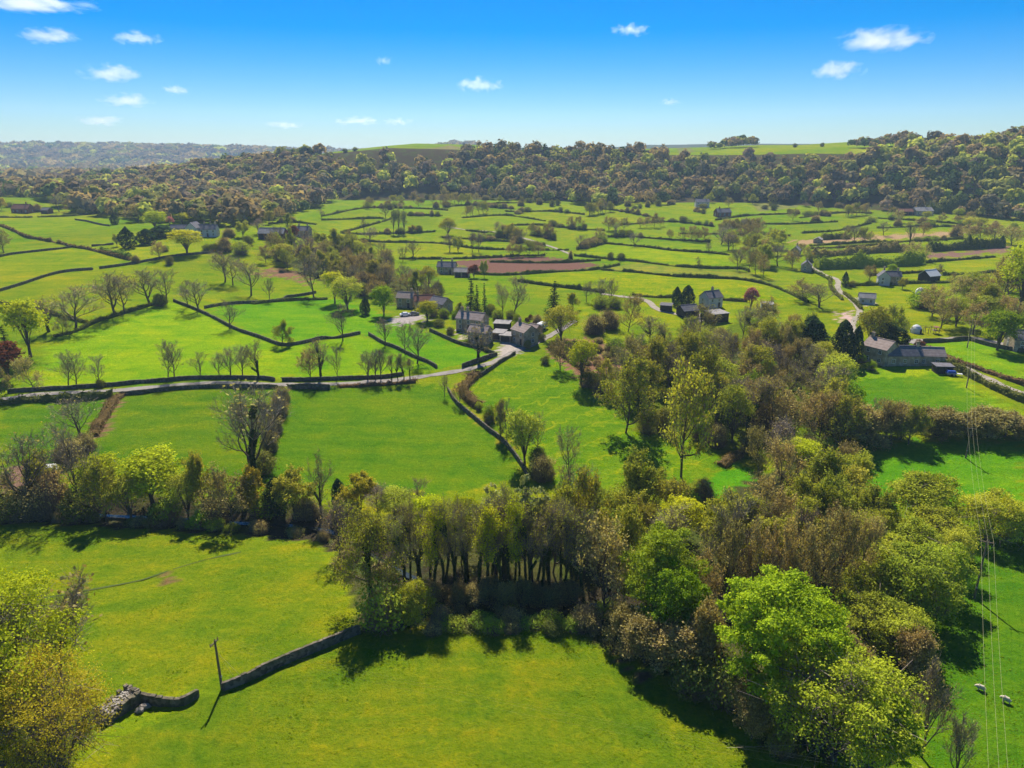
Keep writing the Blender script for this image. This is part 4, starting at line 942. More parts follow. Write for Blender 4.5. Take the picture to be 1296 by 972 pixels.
scatter('on the slope between brook and thicket', [(900, 680), (960, 690), (1080, 660), (1110, 690), (1080, 740), (960, 760), (910, 740)], 14, ['bud', 'budolive', 'bushbud', 'olive'], (9, 13), (7, 10), 'slope trees', .45, 8)

def river_scrub():
    r = np.random.default_rng(515); L = np.array(smooth_line([p for p in RIVER if -110 < p[0] < 46], 2.4)); T_ = np.gradient(L, axis=0); T_ /= np.linalg.norm(T_, axis=1)[:, None]
    for p, t in zip(L, T_):
        if r.random() < .22: continue
        nrm = np.array([t[1], -t[0]]); nrm = nrm if nrm[1] < 0 else -nrm
        q = p + nrm * r.uniform(1.6, 3.0) + t * r.normal() * .8
        kind = ('bushbud', 'bushshrub', 'bushbud', 'bushdark')[r.integers(0, 4)]
        plant(kind, q[0], q[1], r.uniform(1.3, 2.6), r.uniform(2.4, 4.2), r, '%s low on the river bank' % KP[kind], '%ss low on the river bank' % KP[kind])
river_scrub()
scatter('along the foot of the wooded ridge', [(420, 262), (560, 246), (700, 252), (830, 250), (950, 256), (1060, 268), (960, 268), (800, 262), (600, 260), (480, 268)], 60, ['bushdark', 'bud', 'bushbud', 'budolive', 'bushdark'], (6, 10), (6, 10), 'ridge foot trees', .3, 10)

scatter('in the low bracken below the village', [(722, 430), (760, 432), (800, 452), (795, 478), (765, 500), (740, 470), (705, 446)], 26, ['bushbud'], (2.2, 3.6), (2.5, 4.5), 'bracken scrub', .45, 12)
# ------------------------------------------------------------------ hedges and dry-stone walls
hrng = np.random.default_rng(31)
def hedge(px, h, w, label, leaf='hedge', group='field hedges', name='hedge', world=False):
    P = px if world else GP(px)
    L = np.array(smooth_line(P, 1.5)); d = np.hypot(*np.mean(L, 0))
    T = np.gradient(L, axis=0); T /= np.linalg.norm(T, axis=1)[:, None] + 1e-9; N = np.c_[-T[:, 1], T[:, 0]]
    n = len(L); r = hrng; c0 = L[n // 2]; z0 = float(HT(*c0))
    hh = h * (.78 + .4 * np.convolve(r.random(n + 6), np.ones(7) / 7, 'valid')) * (1 + .18 * r.normal(size=n)); hh = hh * (1 + .35 * np.sin(np.arange(n) * .21 + r.random() * 6) * np.sin(np.arange(n) * .083 + r.random() * 6))
    if n > 50 and h < 2.2:
        for _ in range(n // 60):
            q = r.integers(4, n - 4); hh[q - 1:q + 2] *= .25
    ww = w * (.9 + .2 * r.random(n))
    zz = HT(L[:, 0], L[:, 1]) - z0
    m = MB()
    prof = [(-.5, -.1), (-.42, .7), (0, .95), (.42, .7), (.5, -.1)]
    V = np.stack([np.c_[L - c0 + N * (a * ww)[:, None] * .8 + r.normal(size=(n, 2)) * .08, zz + b * hh * .9] for a, b in prof], 1)
    I = np.arange(n * 5).reshape(n, 5); Q = np.stack([I[:-1, :-1], I[1:, :-1], I[1:, 1:], I[:-1, 1:]], -1).reshape(-1, 4)
    m.add(V.reshape(-1, 3), Q, .3 * r.random(n * 5))
    ls = .30 if d < 200 else .45 if d < 400 else .7
    k = int(min(n * 1.5 * (h + w) * (9 if d < 200 else 4.5 if d < 400 else 2), 14000))
    j = r.integers(0, n, k); th = r.random(k) * math.pi; a = np.cos(th) * .52; b = np.sin(th) ** .6
    p = np.c_[L[j] - c0 + N[j] * (a * ww[j])[:, None] + T[j] * (r.random(k) - .5)[:, None] * 1.6, zz[j] + hh[j] * b * (.8 + .3 * r.random(k)) + .05]
    m.cards(p, np.c_[N[j] * np.cos(th)[:, None], np.sin(th) + .4] + r.normal(size=(k, 3)) * .5, ls * (.6 + .8 * r.random(k)), r)
    o = m.build(name, M['leaf_' + leaf] if 0 else M[leaf], loc=(c0[0], c0[1], z0)); return tag(o, label, 'hedge', group)

def wall(px, h, w, label, group='dry-stone field walls', base=0.0, name='stone_wall', world=False):
    P = px if world else GP(px)
    L = np.array(smooth_line(P, .6)); T = np.gradient(L, axis=0); T /= np.linalg.norm(T, axis=1)[:, None] + 1e-9; N = np.c_[-T[:, 1], T[:, 0]]
    n = len(L); r = hrng; c0 = L[n // 2]; z0 = float(HT(*c0)); zz = HT(L[:, 0], L[:, 1]) - z0 + base
    hh = h * (.93 + .14 * np.convolve(r.random(n + 4), np.ones(5) / 5, 'valid')) + .03 * r.normal(size=n)
    sag = np.zeros(n)
    for _ in range(max(1, n // 45)):
        sag = np.maximum(sag, .35 * h * r.random() * np.exp(-((np.arange(n) - r.integers(0, n)) / 3.) ** 2))
    hh = hh - sag
    m = MB(); prof = [(-.5, -.25), (-.46, .5), (-.36, .88), (-.30, 1.0), (.30, 1.0), (.36, .88), (.46, .5), (.5, -.25)]
    V = np.stack([np.c_[L - c0 + N * (a * w + r.normal(size=n) * .03)[:, None], zz + b * hh + r.normal(size=n) * .025 * (b > .9)] for a, b in prof], 1)
    I = np.arange(n * 8).reshape(n, 8); Q = np.stack([I[:-1, :-1], I[1:, :-1], I[1:, 1:], I[:-1, 1:]], -1).reshape(-1, 4)
    m.add(V.reshape(-1, 3), Q); m.add(V[0], [[0, 1, 6, 7], [1, 2, 5, 6], [2, 3, 4, 5]]); m.add(V[-1], [[7, 6, 1, 0], [6, 5, 2, 1], [5, 4, 3, 2]])
    # coping stones set on edge
    for i in range(0, n - 1):
        m.box([*(L[i] - c0), zz[i] + hh[i] + .03 + .04 * r.random()], (.62 + .1 * r.random(), w * (.66 + .12 * r.random()), .12 + .08 * r.random()), math.atan2(T[i][1], T[i][0]) + r.normal() * .06)
    o = m.build(name, M['stone'], loc=(c0[0], c0[1], z0)); return tag(o, label, 'stone wall', group)

# near walls
wall([(283, 873), (310, 864), (335, 852), (365, 838), (400, 824), (430, 812), (456, 801)], 1.3, .5, 'dark stone wall climbing from the power pole to the riverside wood')
wall([(173, 886), (196, 891), (218, 893), (233, 891), (246, 885), (251, 881)], 1.15, .6, 'short curving stone wall joined to the ruined shed')
# lane walls
wall([(10, 497), (51, 494.5), (98, 491.5), (141, 488.5), (175, 485), (211, 482.5), (239, 480), (283, 479.5), (330, 480), (348, 482)], .95, .5, 'long upper lane wall on the left, below the yellow-lit pasture')
wall([(357, 482), (392, 482), (428, 480.5), (464, 479.5), (485, 478.5), (510, 475)], .95, .5, 'upper lane wall below the ivied tree row, right of the gateway')
hedge([(0, 512), (39, 508), (85, 507), (123, 504), (144, 500.5)], 1.8, 1.8, 'dark lower lane hedge at the left end', 'hedge')
wall([(152, 500.5), (180, 498), (213, 494), (247, 491.5), (283, 490.5), (319, 491), (352, 491)], .95, .5, 'lower lane wall above the green meadow, left of the thicket')
wall([(364, 491.5), (390, 492), (418, 492.5)], 1.3, .6, 'short lower lane wall right of the thicket hedge')
hedge([(430, 489.5), (464, 488.5), (500, 486), (526, 483.5)], 1.0, 1.6, 'low brown bank of scrub along the lane', 'bramble')
wall([(585, 466), (598, 461), (610, 457), (620, 453), (629, 449.5)], 1.3, .5, 'lane wall under the ivied village tree')
wall([(600, 474), (604, 478), (618, 470), (632, 460), (642, 454), (652, 448)], .95, .5, 'dark roadside wall at the top of the sloping field')
wall([(544, 419), (567, 429.5), (580, 435), (592, 438.5), (604, 441), (615, 445), (626, 448.5)], .95, .5, 'garden wall below the chimneyed stone house')
wall([(567, 494), (577, 510), (598, 528), (617, 544), (634, 557), (650, 575), (662, 593), (669, 608)], .95, .5, 'long wall curving down between the green meadow and sloping field')
hedge([(605, 474), (594, 484), (586, 496), (594, 507), (605, 515)], 1.6, 3.2, 'reddish bracken bank beside the grass track', 'bramble', 'bracken banks')
hedge([(153, 501), (142, 510), (135, 523), (126, 536), (118, 552)], 1.4, 3.0, 'brown bracken bank between the two left meadows', 'bramble', 'bracken banks')
hedge([(912, 590), (925, 582), (936, 576)], 1.6, 3.0, 'brown brushwood heap by the brook meadow', 'bramble', 'bracken banks', 'brushwood_heap')
hedge([(698, 442), (722, 456), (748, 478), (768, 500)], 1.5, 3.0, 'reddish bramble strip along the top of the sloping field', 'bramble', 'bracken banks')
# left hill
wall([(220, 381.5), (247, 392), (273, 404), (298, 417), (330, 428), (335, 430), (358, 437.5), (384, 434.5), (405, 429.5), (428, 428), (456, 422.5)], .95, .55, 'wall running above the yellow-lit pasture with bare trees on it')
wall([(467, 424), (485, 435), (500, 440.5), (523, 452), (541, 459), (553, 466)], .95, .55, 'wall descending to the lane below the village drive')
hedge([(68, 427), (98, 419), (123, 407.5), (147, 400), (167, 394), (190, 387), (211, 383.5)], 1.4, 1.6, 'scrubby wall-hedge under the two big bare hill trees', 'hedge')
hedge([(0, 384), (30, 388.5), (57, 395), (85, 403), (110, 409)], 1.3, 1.5, 'low hedge behind the tall yellow tree', 'hedge')
wall([(259, 390.5), (280, 386.5), (302, 384.5), (331, 383.5), (356, 380.5), (364, 377), (385, 374), (400, 371)], 1.0, .55, 'wall along the foot of the hill pasture left of the belt wood')
hedge([(320, 385), (348, 382), (379, 380), (415, 379)], 1.3, 1.5, 'dark hedge line under the hill pasture', 'hedge')
wall([(0, 369), (28, 360.5), (64, 348.5), (90, 343.5), (118, 341.5)], 1.05, .6, 'wall sweeping up the left hill from the edge')
wall([(126, 340.5), (167, 334.5), (216, 325.5), (267, 320.5)], 1.05, .6, 'wall below the cottage garden on the hill')
hedge([(0, 286), (28, 298), (51, 303.5), (77, 308.5), (93, 313), (111, 315.5), (144, 324), (165, 329.5)], 1.5, 1.6, 'hedge crossing the hill from the edge to the cottage garden', 'bramble')
wall([(0, 325.5), (21, 321.5), (75, 315.5), (93, 313)], 1.0, .55, 'upper short wall on the left hill')
wall([(116, 312), (144, 309.5)], .95, .55, 'short wall left of the big yew')
wall([(95, 278.5), (120, 283), (139, 286.5)], .95, .55, 'short wall left of the cone bush')
hedge([(129, 317.5), (142, 321), (155, 325), (165, 328)], 3.2, 3.0, 'tall clipped hedge under the big yew', 'shrub')
hedge([(0, 275.5), (41, 275.5)], 1.6, 1.8, 'dark hedge below the red bungalow', 'hedge')
hedge([(48, 275), (85, 274), (110, 271.5), (123, 269.5)], 1.6, 1.8, 'dark hedge right of the bungalow garage', 'hedge')
# middle valley
MID = [([(645, 324.5), (690, 323.5)], 'short hedge at the top of the brown field'), ([(600, 347), (640, 348.5), (704, 344.5), (753, 341.5), (784, 335.5)], 'hedge along the lower side of the brown field'),
    ([(727, 324), (769, 328), (807, 331.5), (853, 337), (897, 340), (936, 340.5), (948, 344)], 'long dark hedge with lone trees right of the brown field'), ([(761, 342), (805, 345), (853, 350), (897, 352), (936, 354), (972, 361), (1000, 372), (1022, 383)], 'long hedge curving above the farm field'),
    ([(765, 308.5), (812, 312.5), (853, 317.5), (897, 320.5), (922, 323)], 'hedge with two small bare trees in mid valley'), ([(769, 300.5), (794, 299.5), (830, 302.5), (861, 304.5), (899, 307)], 'upper hedge of the long mid-valley field'), ([(730, 316), (748, 311.5), (766, 303.5)], 'short slanting hedge with two trees'),
    ([(800, 374), (830, 376.5), (853, 376.5)], 'thick dark hedge left of the farm evergreens'), ([(888, 378), (915, 380), (945, 382)], 'dark hedge behind the farmhouse of the sheds'), ([(655, 356.5), (691, 361.5), (733, 366.5), (765, 371)], 'scrubby hedge behind the village field'),
    ([(505, 328), (577, 328), (650, 325)], 'hedge above the house at the brown field'), ([(420, 302.5), (464, 306), (541, 307.5), (603, 315), (650, 316.5), (720, 317)], 'long hedge below the pale poplars'), ([(431, 295.5), (464, 297), (500, 295.5), (551, 293.5)], 'hedge at the foot of the pale poplars'),
    ([(433, 295), (464, 286.5), (495, 277.5)], 'slanting hedge left of the pale poplars'), ([(407, 279), (449, 277.5), (485, 276.5)], 'thin hedge left of the poplar tops'), ([(407, 274), (443, 266.5), (464, 263.5)], 'short slanting hedge below the wooded scarp'), ([(464, 263.5), (500, 263.5), (546, 265), (567, 266.5)], 'thin hedge right under the wooded scarp'),
    ([(515, 272.5), (559, 273.5)], 'short hedge right of the poplar tops'), ([(340, 284), (364, 281.5), (400, 284.5)], 'hedge behind the hilltop farm'), ([(645, 285.5), (686, 285.5), (727, 290), (765, 292)], 'shrubby hedge across the far pasture'), ([(1015, 295.5), (1064, 291.5), (1102, 283)], 'hedge above the tan strip'),
    ([(1025, 311.5), (1089, 307.5), (1143, 306), (1218, 302.5)], 'hedge just below the tan strip'), ([(1025, 315), (1089, 312.5), (1141, 306.5)], 'second hedge below the tan strip'), ([(1161, 333.5), (1197, 330.5), (1259, 325.5)], 'hedge below the right brown field'), ([(1192, 348.5), (1223, 347.5), (1259, 344.5)], 'hedge right of the white-roofed barn'),
    ([(1069, 362), (1110, 361), (1151, 359), (1197, 358), (1239, 355)], 'hedge below the white roadside house'), ([(1205, 369), (1236, 368.5)], 'short dark hedge in the right copse clearing'), ([(640, 268), (700, 268), (740, 272)], 'scrubby hedge high in the far pasture'), ([(940, 283), (1000, 284), (1060, 281)], 'hedge below the moorland patch'),
    ([(1100, 276), (1150, 279), (1230, 285)], 'hedge below the pale-roofed far farm'), ([(590, 292), (640, 299), (690, 312)], 'hedge along the pale valley track'), ([(1050, 356), (1052, 366), (1066, 380)], 'hedge on the left of the country lane'), ([(1027, 343), (1045, 352), (1052, 356)], 'hedge beside the upper country lane'), ([(1068, 372), (1080, 382), (1090, 392)], 'hedge on the right of the country lane')]
MID += [([(562, 262), (620, 258), (660, 257)], 'thin far hedge under the middle of the ridge'), ([(585, 276), (640, 273), (690, 280)], 'far hedge left of the shrubby pasture hedge'), ([(740, 263), (790, 268), (832, 277)], 'slanting far hedge left of the tiny white cottage'),
    ([(785, 285), (850, 281), (905, 287)], 'far hedge below the tiny white cottage'), ([(905, 279), (950, 273), (1000, 271)], 'far hedge right of the tiny dark-roofed cottage'), ([(860, 296), (920, 297), (1000, 299)], 'long straight far hedge left of the tan strip'), ([(1012, 276), (1060, 270), (1104, 270)], 'far hedge left of the pale-roofed far farm'),
    ([(1110, 289), (1190, 287), (1245, 290)], 'far hedge above the right end of the tan strip'), ([(560, 301), (640, 306), (690, 309)], 'hedge below the pale valley track'), ([(1100, 349), (1150, 346), (1192, 344)], 'hedge behind the white roadside house'), ([(620, 332), (700, 333), (760, 330)], 'hedge along the top right of the brown field')]
for p, lab in MID:
    hedge(p, 1.5, 1.4, lab, 'hedge')
hedge([(1028, 326), (1060, 323), (1089, 321), (1115, 319), (1143, 318)], 4.5, 5, 'tall brown thicket hedge in the right valley', 'bud')
hedge([(1033, 340), (1069, 339), (1100, 337.5), (1140, 336), (1166, 333.5)], 6.0, 6, 'tall leafy hedge above the white roadside house', 'shrub')
hedge([(1175, 318), (1200, 316.5), (1223, 315), (1269, 312.5)], 6.0, 5, 'tall dark hedge above the right brown field', 'hedge')
hedge([(1040, 303), (1060, 302), (1075, 302)], 4.0, 4, 'dark clump hedge beside the shed on the tan strip', 'hedge')
hedge([(1170, 270), (1215, 268), (1245, 272)], 9.0, 8, 'high dark hedge right of the pale-roofed far farm', 'hedge')
hedge([(1175, 442), (1194, 451.5), (1218, 461.5), (1238, 467.5), (1263, 476.5), (1300, 489)], 1.5, 1.8, 'upper brown hedge of the hedged track', 'bramble')
hedge([(1200, 462), (1218, 472), (1238, 482), (1261, 494), (1283, 504), (1310, 515)], 2.0, 2.2, 'lower green hedge of the hedged track', 'hedge')
wall([(1168, 433.5), (1198, 432.5), (1224, 430.5), (1238, 434.5), (1267, 441.5), (1300, 447)], 1.2, .5, 'roadside wall at the top of the right pasture')

def hedgerow_growth():
    """bushes and small trees that have grown up in the valley hedges, in runs"""
    r = np.random.default_rng(2024); k = 0
    lines = [np.array(smooth_line(GP(p), 3.0)) for p, _ in MID if p[0][1] < 330]
    extra = [[(560, 283), (600, 272), (660, 262)], [(640, 275), (690, 262), (740, 256)], [(700, 283), (760, 270), (830, 262)], [(770, 292), (850, 286), (900, 294)], [(860, 262), (900, 272), (960, 276)], [(560, 257), (620, 262), (690, 268)], [(900, 300), (960, 292), (1010, 288)], [(1000, 270), (1060, 274), (1110, 270)], [(600, 306), (640, 300), (660, 310)], [(650, 295), (690, 300), (720, 310)]]
    lines += [np.array(smooth_line(GP(p), 3.0)) for p in extra] * 3
    while k < 215:
        L = lines[r.integers(0, len(lines))]; i = r.integers(0, max(1, len(L) - 8)); n = r.integers(2, 7)
        tall = r.random() < .3
        for q in range(n):
            i2 = i + q * 2
            if i2 >= len(L): break
            kind = (('bud', 'bare', 'budolive', 'bud')[r.integers(0, 4)]) if tall else ('bushdark', 'bushbud', 'bushshrub', 'bushbud')[r.integers(0, 4)]
            h = r.uniform(7, 11) if tall else r.uniform(2.5, 5.5); w = h * r.uniform(.7, .95) if tall else r.uniform(4.5, 8)
            x, y = L[i2] + r.normal(size=2) * 1.0
            plant(kind, x, y, h, w, r, '%s grown up in the valley hedgerows' % KP[kind], '%ss grown up in the valley hedgerows' % KP[kind]); k += 1
hedgerow_growth()
# ------------------------------------------------------------------ buildings
def house(name, label, u, v, L, D, h, rise, rz, wallm, roofm, chim=(), win=True, door=None, flat=False, cat='house', storeys=2, overhang=.3, group=None, y=None, lean=0.0, openf=False):
    """u, v: photo position of the middle of the base; L along local x (the ridge), D along local y; rz in degrees"""
    x, yy = G(u, v); z = float(HT(x, yy)); a = rad(rz)
    zs = [float(HT(x + math.cos(a) * i * L / 2 - math.sin(a) * j * D / 2, yy + math.sin(a) * i * L / 2 + math.cos(a) * j * D / 2)) for i in (-1, 1) for j in (-1, 1)]
    zb = min(zs) - .15 - z; o = empty(name, (x, yy, z), a, label=label, cat=cat, group=group)
    m = MB(); l, d = L / 2, D / 2
    if flat:
        V = [[-l, -d, zb], [l, -d, zb], [l, d, zb], [-l, d, zb], [-l, -d, h], [l, -d, h], [l, d, h + rise], [-l, d, h + rise]]
        m.add(V, [[0, 1, 5, 4], [1, 2, 6, 5], [2, 3, 7, 6], [3, 0, 4, 7]])
    else:
        V = [[-l, -d, zb], [l, -d, zb], [l, d, zb], [-l, d, zb], [-l, -d, h], [l, -d, h], [l, d, h], [-l, d, h], [-l, 0, h + rise], [l, 0, h + rise]]
        m.add(V, [[0, 1, 5, 4], [2, 3, 7, 6], [1, 2, 6, 5], [3, 0, 4, 7], [5, 6, 9, 9], [7, 4, 8, 8]])
        m.Q[-1] = m.Q[-1]
    wl = tri_fix(m, 'wall', M[wallm], o)
    r = MB(); t = .16; e = overhang
    if flat:
        q = rise / D
        top = [[-l - e, -d - e, h - q * e], [l + e, -d - e, h - q * e], [l + e, d + e, h + rise + q * e], [-l - e, d + e, h + rise + q * e]]
        V = [[p[0], p[1], p[2] + .02] for p in top] + [[p[0], p[1], p[2] + .02 + t] for p in top]
        r.add(V, [[0, 3, 2, 1], [4, 5, 6, 7], [0, 1, 5, 4], [1, 2, 6, 5], [2, 3, 7, 6], [3, 0, 4, 7]])
    else:
        q = rise / d
        for sgn in (-1, 1):
            V = [[-l - e, sgn * (d + e), h - q * e + .03], [l + e, sgn * (d + e), h - q * e + .03], [l + e, 0, h + rise + .03], [-l - e, 0, h + rise + .03]]
            V = V + [[p[0], p[1], p[2] + t] for p in V]
            r.add(V, [[0, 3, 2, 1], [4, 5, 6, 7], [0, 1, 5, 4], [1, 2, 6, 5], [2, 3, 7, 6], [3, 0, 4, 7]])
        r.box([0, 0, h + rise + t + .05], (L + 2 * e, .28, .12))
    ro = r.build('roof', M[roofm], o)
    for c in chim:
        cm = MB(); cz = h + rise + .1 if not flat else h
        cm.box([c * l, 0, cz + .35], (.75, .7, 1.9)); cm.box([c * l, 0, cz + 1.36], (.9, .85, .14))
        for k in (-.18, .18): cm.tube([[c * l + k, 0, cz + 1.43], [c * l + k, 0, cz + 1.85]], .11, 6)
        cm.build('chimney', M['stone_h' if wallm != 'brick' else 'brick'], ro)
    if win:
        def window(px, py, pz, w_, hh, ax):
            f = MB(); b = .09; ex = (lambda w1, z1, cx, cz: ((cx, 0, cz), (w1, .10, z1)))
            for (w1, z1, cx, cz) in ((w_, b, 0, hh / 2), (w_ + .16, b * 1.4, 0, -hh / 2), (b, hh, -w_ / 2, 0), (b, hh, w_ / 2, 0), (.05, hh, 0, 0), (w_, .05, 0, .1)):
                f.box((cx, 0, cz), (w1, .10, z1))
            fo = f.build('window', M['frame'], o); fo.location = (px, py, pz); fo.rotation_euler = (0, 0, ax)
            p = MB(); p.box((0, .0, 0), (w_ - .06, .05, hh - .06)); p.build('pane', M['glass'], fo)
        rows = [1.35] if storeys == 1 else [1.35, h - 1.05]
        for zz in rows:
            n = max(2, int(L / 3.1))
            for i in range(n):
                px = -l + L * (i + .5) / n
                for sgn in (-1, 1):
                    if door is not None and sgn == door and i == n // 2 and zz < 1.5: continue
                    window(px, sgn * (d + .02), zz, 1.0, 1.15, 0)
            for sgn in (-1, 1): window(sgn * (l + .02), D * .12, zz, .9, 1.1, math.pi / 2)
        if door is not None:
            n = max(2, int(L / 3.1)); px = -l + L * (n // 2 + .5) / n
            dm = MB(); dm.box((px, door * (d + .03), 1.03), (.98, .10, 2.06)); do = dm.build('door', M['darkwood'], o)
            hm = MB(); hm.box((px + .35, door * (d + .1), 1.0), (.10, .06, .1)); hm.build('handle', M['metal'], do)
    if openf:
        n = max(1, int(L / 3.4))
        for i in range(n):
            px = -l + L * (i + .5) / n; g = MB(); g.box((px, -d - .03, h * .44), (L / n * .78, .08, h * .84)); g.build('garage_door' if openf == 1 else 'opening', M['darkwood'], o)
    return o

def tri_fix(m, name, mat, parent):
    V = np.concatenate(m.V); Q = np.concatenate(m.Q); me = bpy.data.meshes.new(name)
    me.from_pydata([tuple(v) for v in V], [], [tuple(dict.fromkeys(int(i) for i in q)) for q in Q]); me.materials.append(mat); me.update()
    return link(name, me, parent)

house('stone_house', 'square grey stone house with one chimney where the lane leaves the village', 664, 434, 7.2, 5.8, 4.5, 1.9, -55, 'stone_h', 'stoneroof', chim=(-.75,), door=-1)
house('house_annexe', 'small stone annexe at the far end of the square stone house', 677, 427, 3.6, 3.6, 3.2, 1.3, -45, 'stone_h', 'stoneroof', storeys=1)
house('stone_house', 'long stone house with tall chimneys below the village conifers', 598, 417, 10, 5.6, 4.2, 2.0, -26, 'stone_h', 'stoneroof', chim=(-.8, -.35), door=-1)
house('stone_cottage', 'low stone cottage with central chimney, behind the ivied lane tree', 608, 433, 6.6, 5.2, 3.9, 1.8, -24, 'stone_h', 'stoneroof', chim=(.2,), door=-1)
house('flat_roofed_shed', 'flat pale-roofed shed behind the village garages', 636, 416, 5.4, 4.2, 2.2, .3, -12, 'darkwood', 'sheet', win=False, flat=True, cat='shed', openf=2)
house('garage', 'left of the two flat-roofed garages beside the square stone house', 632, 428, 3.9, 4.2, 2.2, .3, -20, 'stone_h', 'sheet', win=False, flat=True, cat='garage', openf=1)
house('garage', 'right of the two flat-roofed garages, touching the square stone house', 642, 431, 3.9, 4.0, 2.1, .3, -20, 'stone_h', 'sheet', win=False, flat=True, cat='garage', openf=1)
house('stone_cottage', 'leftmost village cottage, half behind the round green tree', 515, 388, 6.6, 5, 3.9, 1.9, -15, 'stone_h', 'stoneroof', chim=(.7,), door=-1)
house('stone_cottage', 'brown-roofed cottage in the middle of the village terrace', 538, 391, 7.5, 5.2, 3.6, 1.9, 8, 'stone_h', 'tile', chim=(-.7,), door=-1)
house('slate_cottage', 'slate-roofed cottage at the right end of the village terrace', 558, 394, 7.4, 5.6, 3.5, 2.0, -38, 'stone_h', 'slate', chim=(), door=-1)
house('white_cottage', 'white cottage with slate roof and cross gable on the left hill', 262, 299, 13, 6, 4.2, 2.4, 2, 'white', 'slate', chim=(-.1, .45, .85), door=-1)
house('white_gable', 'white gabled wing facing front on the white hill cottage', 247, 300, 8.5, 6.5, 5.4, 3.0, 88, 'white', 'slate', chim=(), cat='house')
house('white_outbuilding', 'low white outbuilding left of the white hill cottage', 230, 295, 11, 5, 3.0, 1.8, 4, 'white', 'slate', storeys=1, cat='outbuilding')
house('brick_bungalow', 'red brick bungalow on the far left hillside', 30, 269, 14, 8, 3.2, 3.2, -6, 'brick', 'tile', chim=(.5,), storeys=1, door=-1)
house('garage', 'dark-roofed garage beside the red brick bungalow', 60, 270, 6, 6, 2.6, 1.8, -6, 'brick', 'slate', win=False, cat='garage', openf=1)
house('farm_barn', 'long pale-roofed barn of the hilltop farm', 346, 303, 15, 7, 3.8, 2.8, -4, 'brick', 'sheet', win=False, cat='barn', openf=2)
house('farm_barn', 'small pale-roofed barn beside the dark red farm tree', 364, 303, 8, 7, 3.4, 2.2, -4, 'stone_h', 'sheet', win=False, cat='barn', openf=2)
house('farmhouse', 'slate-roofed house at the right end of the hilltop farm', 385, 300, 8, 6, 4.2, 2.2, -12, 'stone_h', 'slate', chim=(-.7, .7), door=-1)
house('stone_house', 'grey house with slate roof at the left corner of the brown field', 566, 346, 9, 6, 3.6, 2.2, -8, 'stone_h', 'slate', chim=(-.6, .6), door=-1)
house('pale_barn', 'low pale-roofed barn beside the copper beech', 585, 350, 7, 5, 2.6, 1.6, -4, 'stone_h', 'sheet', win=False, cat='barn', openf=2)
house('farm_shed', 'dark boxy shed with flat grey roof by the farm track', 843, 393, 4.3, 3.8, 2.3, .3, -20, 'darkwood', 'slate', win=False, flat=True, cat='shed', openf=2)
house('farm_barn', 'slate-roofed barn in the middle of the farm sheds', 870, 400, 7.0, 5.2, 2.7, 1.7, 22, 'darkwood', 'slate', win=False, cat='barn', openf=2)
house('white_farmhouse', 'white farmhouse with dark slate roof behind the farm sheds', 899, 388, 7.4, 5.8, 4.2, 2.3, 28, 'white', 'slate', chim=(.1,), door=-1)
house('farm_barn', 'pale flat-roofed barn at the front of the farm', 906, 406, 7.2, 5.6, 3.2, .4, 22, 'darkwood', 'sheet', win=False, flat=True, cat='barn', openf=2)
house('gabled_farmhouse', 'gabled stone farmhouse standing above the wide lawn', 1112, 458, 7.8, 6, 4.9, 2.2, -62, 'stone_h', 'stoneroof', chim=(-.8,), door=1)
house('farmhouse_wing', 'long dark slate-roofed wing of the gabled farmhouse', 1139, 460, 10, 5.2, 3.1, 2.3, -2, 'stone_h', 'slate', storeys=1, chim=(.85,))
house('stone_barn', 'detached stone barn with roof windows right of the gabled farmhouse', 1172, 460, 8, 5, 3.0, 2.0, -8, 'stone_h', 'stoneroof', storeys=1, cat='barn')
house('garden_shed', 'dark flat shed at the corner of the wide lawn', 1192, 471, 4.6, 2.8, 2.0, .2, -6, 'darkwood', 'slate', win=False, flat=True, cat='shed', openf=2)
house('edge_house', 'stone house cut by the right edge beside the round bright tree', 1295, 442, 9, 7, 3.8, 2.4, -10, 'stone_h', 'slate', door=-1)
house('roadside_house', 'white-gabled roadside house in the right valley', 1117, 360, 6, 5, 4.0, 2.4, 70, 'white', 'slate', chim=(.6,), door=-1)
house('roadside_wing', 'dark-roofed wing of the white roadside house', 1127, 359, 7, 5, 3.8, 2.0, -4, 'stone_h', 'slate', chim=(.7,))
house('white_roofed_barn', 'barn with bright white roof right of the roadside house', 1175, 356, 7.5, 6, 3.0, 2.4, 25, 'darkwood', 'canvas', win=False, cat='barn', openf=2)
house('valley_house', 'upper grey house by the country lane', 1007, 323, 7, 4.6, 3.2, 2.0, 60, 'stone_h', 'sheet', chim=(.6,))
house('valley_house', 'lower house by the country lane, one roof slope bright', 1020, 343, 6.6, 5, 3.2, 2.0, 68, 'stone_h', 'slate', chim=(-.6,))
house('field_shed', 'pale-roofed shed standing on the tan strip', 1035, 307, 7, 5, 2.2, 1.3, 60, 'stone_h', 'sheet', win=False, cat='shed', openf=2)
house('far_farm', 'far farm with pale bluish roof under the right-hand wood', 1166, 272, 15, 9, 3.6, 2.8, 3, 'stone_h', 'sheet', chim=(.3,))
house('far_barn', 'brownish barn left of the far pale-roofed farm', 1146, 272, 16, 7, 3.0, 2.2, 3, 'brick', 'tile', win=False, cat='barn', openf=2)
house('far_cottage', 'tiny far cottage with pale walls at the foot of the ridge', 888, 262, 12, 8, 4.6, 2.6, -4, 'white', 'slate', chim=(.5,))
house('far_cottage', 'tiny far cottage with dark roof below the moorland patch', 914, 274, 12, 8, 3.6, 2.8, 12, 'brick', 'slate', chim=(-.5,))
house('lane_house', 'low pale house behind the yellow bushes by the country lane', 1096, 384, 6, 4.4, 2.6, 1.6, -20, 'white', 'sheet', storeys=1)
